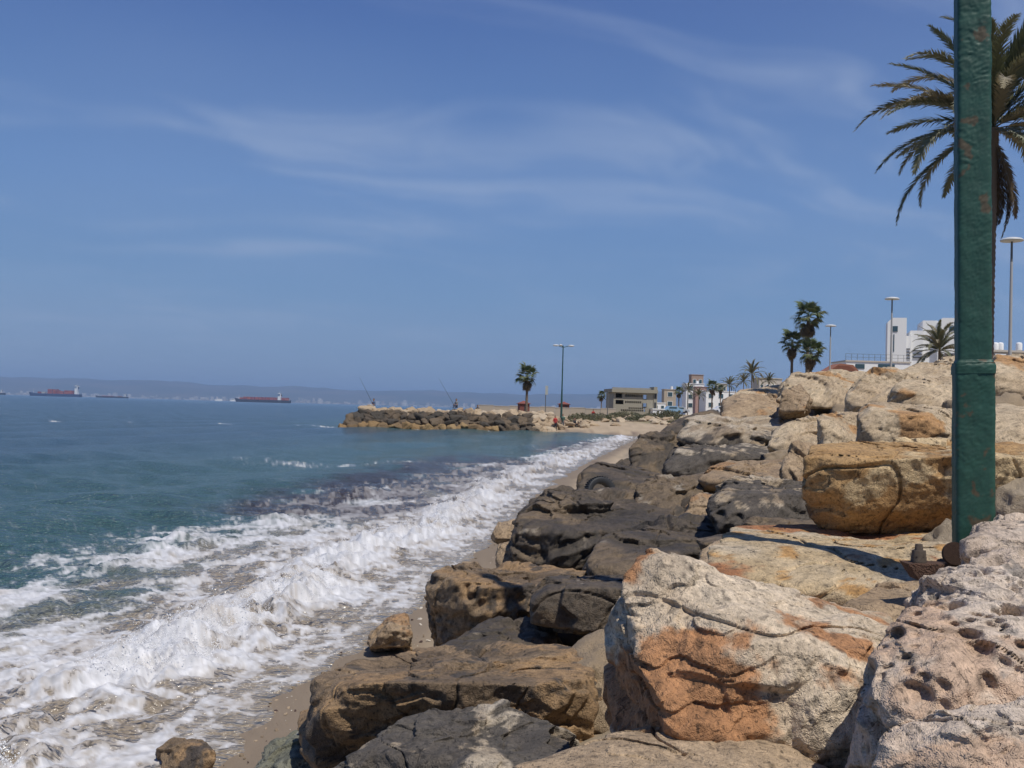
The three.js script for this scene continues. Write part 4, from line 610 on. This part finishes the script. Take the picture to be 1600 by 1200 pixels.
{ // promenade cafe with tiled roof and a railed terrace
  const D = 95, t = thing('tiled_kiosk', 'small kiosk with red tiled roof and dark eaves above the crest', 'kiosk', at(1311, 584, D)); const k = D / F;
  part('wall', box(30 * k, 1.9, 2.2, 0, -0.75, 0), cream, t); const s = new THREE.Shape(); s.moveTo(-24 * k, 0.15); s.lineTo(24 * k, 0.15); s.lineTo(14 * k, 0.75); s.lineTo(-6 * k, 0.85); s.closePath();
  const rf = part('roof', new THREE.ExtrudeGeometry(s, { depth: 2.8, bevelEnabled: false }).translate(0, 0.05, -1.4), mat([0.30, 0.125, 0.075], 0.85), t);
  for (let i = 0; i < 9; i++) part('roof_tile_row', box(42 * k * (1 - 0.07 * i), 0.04, 0.08, 0, 0.2 + 0.062 * i, 1.42), mat([0.26 + 0.03 * (i % 2), 0.11, 0.07], 0.85), rf);
  part('eaves', box(50 * k, 0.12, 3.0, 0, 0.13, 0), dark, t);
  const c = at(1372, 578, 110), q = thing('terrace_building', 'long low white building with a roof railing behind the crest', 'building', new THREE.Vector3(c.x, c.y - 2, c.z)); const W = 100 * 110 / F, H = 2 + 12 * 110 / F;
  part('wall', box(W, H, 5, 0, H / 2, -2.5), white, q); part('roof', box(W + 0.2, 0.14, 5.2, 0, H + 0.07, -2.5), cream, q);
  for (let i = 0; i < 12; i++) part('rail_post', cyl(0.02, 0.02, 0.75, (i / 11 - 0.5) * W, H + 0.51, -0.2, 6), lampDark, q);
  for (const y of [0.5, 0.86]) part('rail', bar([-W / 2, H + y, -0.2], [W / 2, H + y, -0.2], 0.018), lampDark, q);
  part('window', box(1.0, 0.5, 0.06, -2.0, H - 0.5, 0.035), glass, q); part('window', box(1.8, 0.5, 0.06, 0.9, H - 0.45, 0.035), glass, q);
}
{ // the promenade wall, its huts
  const a = at(748, 640, 186), b = at(962, 641, 186); const t = thing('promenade_wall', 'long low beige promenade wall behind the jetty', 'wall', new THREE.Vector3((a.x + b.x) / 2, 1.2, a.z)), W = b.x - a.x, n = 9;
  for (let i = 0; i < n; i++) { part('wall_panel', box(W / n - 0.04, 1.95 - 0.12 * (i % 2), 0.35, (i + 0.5 - n / 2) * W / n, 0.95, 0), beige, t); part('coping', box(W / n - 0.02, 0.1, 0.45, (i + 0.5 - n / 2) * W / n, 1.99 - 0.12 * (i % 2), 0), cream, t); }
  for (const [px, D, l] of [[818, 176, 'brown wooden hut with hipped roof behind the lone fan palm'], [881, 196, 'brown wooden hut with hipped roof behind the green street lamp']]) {
    const h = thing('wooden_hut', l, 'hut', at(px, 640, D), 0.2, 'brown huts on the promenade'); h.position.y -= 0.3; part('wall', box(1.75, 1.3, 1.75, 0, 0.65, 0), wood, h); part('roof', new THREE.ConeGeometry(1.6, 0.55, 4).rotateY(0.785).translate(0, 1.6, 0), roofRed, h); part('eaves', box(2.15, 0.08, 2.15, 0, 1.33, 0), dark, h); part('door', box(0.5, 1.0, 0.05, 0.2, 0.55, 0.9), dark, h);
  }
}
function car(label, px, D, turn, m) { const p = onLand(px, D); p.y = Math.max(p.y, at(px, 644, D).y - 0.2); const t = thing('parked_car', label, 'car', p, turn, 'cars parked by the lookout'); const s = new THREE.Shape(); [[-2.1, 0.35], [-2.15, 0.75], [-1.5, 0.9], [-0.9, 1.42], [0.7, 1.45], [1.3, 0.95], [2.05, 0.82], [2.15, 0.35]].forEach(([x, y], i) => (i ? s.lineTo(x, y) : s.moveTo(x, y))); s.closePath();
  part('body', new THREE.ExtrudeGeometry(s, { depth: 1.6, bevelEnabled: true, bevelSize: 0.06, bevelThickness: 0.06 }).translate(0, 0, -0.8), m, t); part('side_window', box(1.7, 0.36, 0.04, -0.1, 1.15, 0.875), glass, t); for (const x of [-1.3, 1.3]) for (const z of [-0.8, 0.82]) part('wheel', new THREE.CylinderGeometry(0.32, 0.32, 0.2, 16).rotateX(Math.PI / 2).translate(x, 0.32, z), dark, t); }
car('pale blue car parked right of the lookout', 1050, 215, 0.2, mat([0.22, 0.36, 0.5], 0.35)); car('white car parked below the palm row', 1128, 215, 0.1, mat([0.65, 0.67, 0.7], 0.35)); car('silver car parked behind the pale blue one', 1062, 240, 0.1, mat([0.4, 0.42, 0.44], 0.35));

// ---------------------------------------------------------------- people
function person(label, pos, turn, bones, extra) {        // bones: [from, to, r0, r1, colour]; metres above the feet
  const res = 56, S = 1.05, mc = new MarchingCubes(res, new THREE.MeshStandardMaterial(), false, false, 60000); mc.isolation = 0;
  const dist = (p, b) => { const [A, B, r0, r1] = b, ex = B[0] - A[0], ey = B[1] - A[1], ez = B[2] - A[2], t = clamp(((p[0] - A[0]) * ex + (p[1] - A[1]) * ey + (p[2] - A[2]) * ez) / (ex * ex + ey * ey + ez * ez + 1e-9)); return Math.hypot(p[0] - A[0] - t * ex, p[1] - A[1] - t * ey, p[2] - A[2] - t * ez) - mix(r0, r1, t); };
  for (let k = 0; k < res; k++) for (let j = 0; j < res; j++) for (let i = 0; i < res; i++) { const p = [(i - res / 2) / (res / 2) * S, (j - res / 2) / (res / 2) * S + 0.9, (k - res / 2) / (res / 2) * S]; let s = 0; for (const b of bones) s += Math.exp(-dist(p, b) * 45); mc.field[i + j * res + k * res * res] = clamp(Math.log(s + 1e-30) / 45, -1, 1); }
  mc.update(); const n = mc.count, P = new Float32Array(n * 3), C = new Float32Array(n * 3);
  for (let i = 0; i < n; i++) { const p = [mc.positionArray[3 * i] * S, mc.positionArray[3 * i + 1] * S + 0.9, mc.positionArray[3 * i + 2] * S]; P.set(p, 3 * i); let best = 9, c; for (const b of bones) { const d = dist(p, b); if (d < best) { best = d; c = b[4]; } } C.set(c, 3 * i); }
  const g = new THREE.BufferGeometry(); g.setAttribute('position', new THREE.BufferAttribute(P, 3)); g.setAttribute('color', new THREE.BufferAttribute(C, 3)); g.computeVertexNormals();
  const nn = new Float32Array(mc.normalArray.slice(0, n * 3)); for (let i = 0; i < n * 3; i++) nn[i] = nn[i]; 
  const o = single('person', g, vmat(0.85), label, 'person'); o.position.copy(pos); o.rotation.y = turn; return o;
}
const skin = [0.36, 0.21, 0.14], hair = [0.03, 0.022, 0.018];
function standing(top, legs, o = {}) { const lean = o.lean ?? 0; return [[[0, 1.62, lean], [0, 1.68, lean], 0.095, 0.10, skin], [[0, 1.71, lean - 0.03], [0, 1.73, lean - 0.02], 0.10, 0.09, hair], [[0, 1.45, lean], [0, 1.56, lean], 0.06, 0.055, skin], [[0, 1.0, 0], [0, 1.35, lean], 0.15, 0.17, top], [[-0.15, 1.4, lean], [0.15, 1.4, lean], 0.075, 0.075, top], [[-0.2, 1.38, lean], [-0.27, 1.1, 0.02], 0.06, 0.048, top], [[-0.27, 1.1, 0.02], [-0.22, 0.88, 0.14], 0.045, 0.036, skin], [[-0.22, 0.87, 0.15], [-0.21, 0.78, 0.19], 0.04, 0.03, skin], [[0.2, 1.38, lean], [0.28, 1.1, 0.02], 0.06, 0.048, top], [[0.28, 1.1, 0.02], [0.24, 0.88, 0.14], 0.045, 0.036, skin], [[0.24, 0.87, 0.15], [0.23, 0.78, 0.19], 0.04, 0.03, skin], [[-0.09, 0.95, 0], [-0.12, 0.5, 0.03], 0.105, 0.07, legs], [[-0.12, 0.5, 0.03], [-0.13, 0.08, -0.02], 0.065, 0.045, legs], [[-0.13, 0.05, -0.03], [-0.14, 0.04, 0.14], 0.045, 0.04, hair], [[0.09, 0.95, 0], [0.13, 0.5, 0.05], 0.105, 0.07, legs], [[0.13, 0.5, 0.05], [0.15, 0.08, 0.02], 0.065, 0.045, legs], [[0.15, 0.05, 0.01], [0.16, 0.04, 0.18], 0.045, 0.04, hair]]; }
function sitting(top, legs) { return [[[0, 0.98, 0.04], [0, 1.04, 0.04], 0.095, 0.10, skin], [[0, 1.07, 0.01], [0, 1.09, 0.02], 0.10, 0.09, hair], [[0, 0.8, 0], [0, 0.92, 0.03], 0.06, 0.055, skin], [[0, 0.25, -0.08], [0, 0.7, 0], 0.16, 0.165, top], [[-0.15, 0.74, 0], [0.15, 0.74, 0], 0.075, 0.075, top], [[-0.2, 0.72, 0], [-0.25, 0.45, 0.1], 0.06, 0.048, top], [[-0.25, 0.45, 0.1], [-0.16, 0.45, 0.34], 0.045, 0.036, skin], [[-0.16, 0.45, 0.34], [-0.13, 0.45, 0.4], 0.04, 0.03, skin], [[0.2, 0.72, 0], [0.25, 0.45, 0.1], 0.06, 0.048, top], [[0.25, 0.45, 0.1], [0.16, 0.45, 0.34], 0.045, 0.036, skin], [[0.16, 0.45, 0.34], [0.13, 0.45, 0.4], 0.04, 0.03, skin], [[-0.1, 0.16, -0.03], [-0.14, 0.42, 0.35], 0.105, 0.07, legs], [[-0.14, 0.42, 0.35], [-0.14, 0.06, 0.42], 0.065, 0.045, legs], [[-0.14, 0.05, 0.42], [-0.14, 0.04, 0.56], 0.045, 0.04, hair], [[0.1, 0.16, -0.03], [0.14, 0.42, 0.35], 0.105, 0.07, legs], [[0.14, 0.42, 0.35], [0.14, 0.06, 0.42], 0.065, 0.045, legs], [[0.14, 0.05, 0.42], [0.14, 0.04, 0.56], 0.045, 0.04, hair]]; }
const RED = [0.42, 0.04, 0.035], BLK = [0.025, 0.025, 0.03], GRN = [0.09, 0.16, 0.12], GRY = [0.2, 0.2, 0.2], BLU = [0.08, 0.12, 0.2], WHT = [0.6, 0.6, 0.58];
person('person in red top and dark trousers standing where the jetty meets the beach', onLand(868, 122, 0.05), 0.3, standing(RED, BLK));
person('person in green top standing on the beach next to the one in red', onLand(880, 124, 0.0), -0.4, standing(GRN, GRY, { lean: 0.08 }));
person('person in black sitting on the far sand', onLand(898, 126, 0.0), 0.8, sitting(BLK, BLK));
person('person in red sitting among the scrub left of the lookout', onLand(927, 158, 0.5), 0.2, sitting(RED, BLU));
const f1 = person('angler in a dark blue top sitting at the tip of the jetty with a rod', at(584, 638, 119.5), -0.8, sitting(BLU, WHT)), f2 = person('angler in grey sitting midway along the jetty with a rod', at(713, 638, 122), -0.6, sitting(GRY, BLU));
person('person in black sitting on the jetty below the promenade wall', at(746, 647, 127), 0.2, sitting(BLK, BLK));
for (const [px0, py0, px1, py1, D, l] of [[581, 628, 562, 590, 119, 'long fishing rod at the tip of the jetty'], [709, 632, 686, 592, 121.6, 'long fishing rod midway along the jetty']]) { const a = at(px0, py0, D), b = at(px1, py1, D - 1), t = thing('fishing_rod', l, 'fishing rod', a, 0, 'fishing rods on the jetty'), d = b.sub(a); part('blank', bar([0, 0, 0], d.toArray(), 0.022, 0.010), dark, t); part('grip', bar([0, 0, 0], d.clone().multiplyScalar(-0.14).toArray(), 0.03, 0.03), wood, t); part('reel', new THREE.CylinderGeometry(0.05, 0.05, 0.08, 12).rotateZ(1.57).translate(0, -0.08, 0.03), lampDark, t); }

// ---------------------------------------------------------------- ships and the far side of the bay
const hullGeo = (L, H, B, bow) => { const s = new THREE.Shape(); s.moveTo(-L / 2 + bow * 0.5, 0); s.lineTo(L / 2 - 1, 0); s.lineTo(L / 2, H); s.lineTo(-L / 2 + bow * 1.6, H); s.lineTo(-L / 2, H * 1.35); s.closePath(); return new THREE.ExtrudeGeometry(s, { depth: B, bevelEnabled: true, bevelSize: 0.6, bevelThickness: B * 0.12, bevelSegments: 3 }).translate(0, 0, -B / 2); };
const boxRed = [mat([0.33, 0.07, 0.045], 0.7), mat([0.40, 0.11, 0.06], 0.7), mat([0.26, 0.05, 0.05], 0.7), mat([0.45, 0.43, 0.42], 0.7)], hullBlue = mat([0.03, 0.055, 0.13], 0.6), hullBlack = mat([0.028, 0.03, 0.045], 0.6);
function ship(label, px, py, D, L, H, hm, rows, deck, o = {}) {
  const p = at(px, py, D); p.y = 0; const t = thing('cargo_ship', label, 'ship', p, o.turn ?? 0.05), r = rng(px + 3);
  const hull = part('hull', hullGeo(L, H, L * 0.13, L * 0.05), hm, t); part('foremast', cyl(0.5, 0.7, H * 1.6, -L * 0.44, H * 1.9, 0, 8), white, hull);
  for (const [x, w, n, tone] of rows) for (let i = 0; i < n; i++) part('container_stack', box(w * 0.96, H * 0.32, L * 0.11 - i * 0.3, x, H + H * 0.34 * (i + 0.5), 0), boxRed[tone ?? Math.floor(r() * 3)], t);
  if (deck) { const d = part('deckhouse', box(L * 0.055, H * deck, L * 0.1, o.house * L, H + H * deck / 2, 0), white, t); part('bridge', box(L * 0.04, H * 0.3, L * 0.14, o.house * L, H + H * deck + H * 0.15, 0), white, d); part('windows', box(L * 0.041, H * 0.12, L * 0.135, o.house * L, H + H * deck + H * 0.17, 0), dark, d); part('funnel', box(L * 0.02, H * 0.7, L * 0.03, o.house * L + L * 0.03, H + H * deck * 0.8, 0), hm, d); part('radar_mast', cyl(0.3, 0.5, H * 0.8, o.house * L, H + H * (deck + 0.6), 0, 8), white, d); }
  return t;
}
{ const L = 200; ship('blue container ship with red containers and white stern tower', 87, 616, 4100, L, 11, hullBlue, [[-62, 12, 2], [-46, 14, 2, 3], [-20, 18, 5], [0, 16, 5], [10, 14, 4], [26, 16, 3], [46, 18, 4], [62, 16, 4]], 3.0, { house: 0.42 }); }
{ const L = 205, rows = []; for (let i = 0; i < 13; i++) if (i !== 10) rows.push([-80 + i * 14.2, 13, 3 - (i === 0 ? 1 : 0)]); ship('long black container ship stacked evenly with dark red containers', 411, 628, 3800, L, 10, hullBlack, rows, 2.4, { house: 0.3 }); }
ship('low dark tanker between the two container ships', 175, 621, 5200, 160, 8, hullBlack, [[-20, 60, 1], [40, 20, 1]], 1.4, { house: 0.42 });
ship('dark stern of a ship cut off by the left picture edge', -6, 615, 4600, 80, 9, hullBlack, [[0, 30, 1]], 1.2, { house: 0.3 });
for (const [px, D, l, L] of [[342, 5200, 'small white ferry left of the black container ship', 42], [364, 5600, 'white box shaped vessel close to the bow of the black container ship', 30]]) { const p = at(px, 627, D); p.y = 0; const t = thing('white_boat', l, 'boat', p, 0, 'small white vessels'); part('hull', hullGeo(L, 6, 10, 4), white, t); part('cabin', box(L * 0.5, 7, 8, 2, 9.5, 0), white, t); part('windows', box(L * 0.46, 1.6, 8.2, 2, 10.5, 0), dark, t); }
{ // hills across the bay: one ridged sheet
  const nx = 300, nz = 26, P = [], C = [], I = [];
  for (let j = 0; j < nz; j++) for (let i = 0; i < nx; i++) {
    const u = i / (nx - 1), v = j / (nz - 1), D = mix(12200, 19500, v), x = mix(-0.75, 0.95, u) * D; const px = x / D * F + 800;
    const ridge = 235 + 55 * noise(px * 0.006 + 3, 1, 1) + 26 * noise(px * 0.02, 4, 2) + 8 * noise(px * 0.07, 2, 5) + 70 * Math.exp(-(((px - 1010) / 90) ** 2)) + 40 * Math.exp(-(((px - 80) / 160) ** 2));
    const y = -2 + (ridge * 1.18) * sst(0.12, 0.9, v) * (1 + 0.10 * noise(x * 0.0008, D * 0.0008, 3) + 0.05 * noise(x * 0.003, D * 0.003, 7)) + 14 * sst(0, 0.1, v);
    P.push(x, y, -D); const c = mix3([0.055, 0.065, 0.045], [0.12, 0.105, 0.075], sst(-0.2, 0.35, fbm(x * 0.0012, D * 0.0012, 4, 4))); C.push(...c);
  }
  for (let j = 0; j + 1 < nz; j++) for (let i = 0; i + 1 < nx; i++) { const a = j * nx + i; I.push(a, a + 1, a + nx, a + 1, a + nx + 1, a + nx); }
  const g = new THREE.BufferGeometry(); g.setAttribute('position', new THREE.Float32BufferAttribute(P, 3)); g.setAttribute('color', new THREE.Float32BufferAttribute(C, 3)); g.setIndex(I); g.computeVertexNormals(); structure('hills', g, vmat(0.95, { side: THREE.DoubleSide }));
  // the town along the far shore
  const n = 480, im = new THREE.InstancedMesh(new THREE.BoxGeometry(1, 1, 1), mat([0.6, 0.58, 0.55], 0.8), n), m = new THREE.Matrix4(), r = rng(66), q = new THREE.Quaternion(), col = new THREE.Color();
  for (let i = 0; i < n; i++) { const px = -160 + 1120 * r(), cl = 0.5 + 0.5 * noise(px * 0.02, 3, 3), D = 11600 + 1800 * r() * r(), x = (px - 800) / F * D, h = 9 + 50 * r() ** 3 * (0.4 + cl), w = 14 + 34 * r(); m.compose(new THREE.Vector3(x, h / 2 + 26 * sst(11800, 13400, D) * (0.5 + cl), -D), q, new THREE.Vector3(w, h, w)); im.setMatrixAt(i, m); const t = 0.55 + 0.5 * r(); im.setColorAt(i, col.setRGB(t, t * 0.97, t * 0.93)); }
  im.name = 'far_town'; shade(im); scene.add(tag(im, 'pale town strung along the far shore below the hills', 'town', null, 'stuff'));
}

// ---------------------------------------------------------------- draw
const renderer = new THREE.WebGLRenderer({ antialias: true });
renderer.setSize(1024, 768); renderer.shadowMap.enabled = true;
renderer.toneMapping = THREE.LinearToneMapping; renderer.toneMappingExposure = EXPOSURE;
renderer.render(scene, camera);
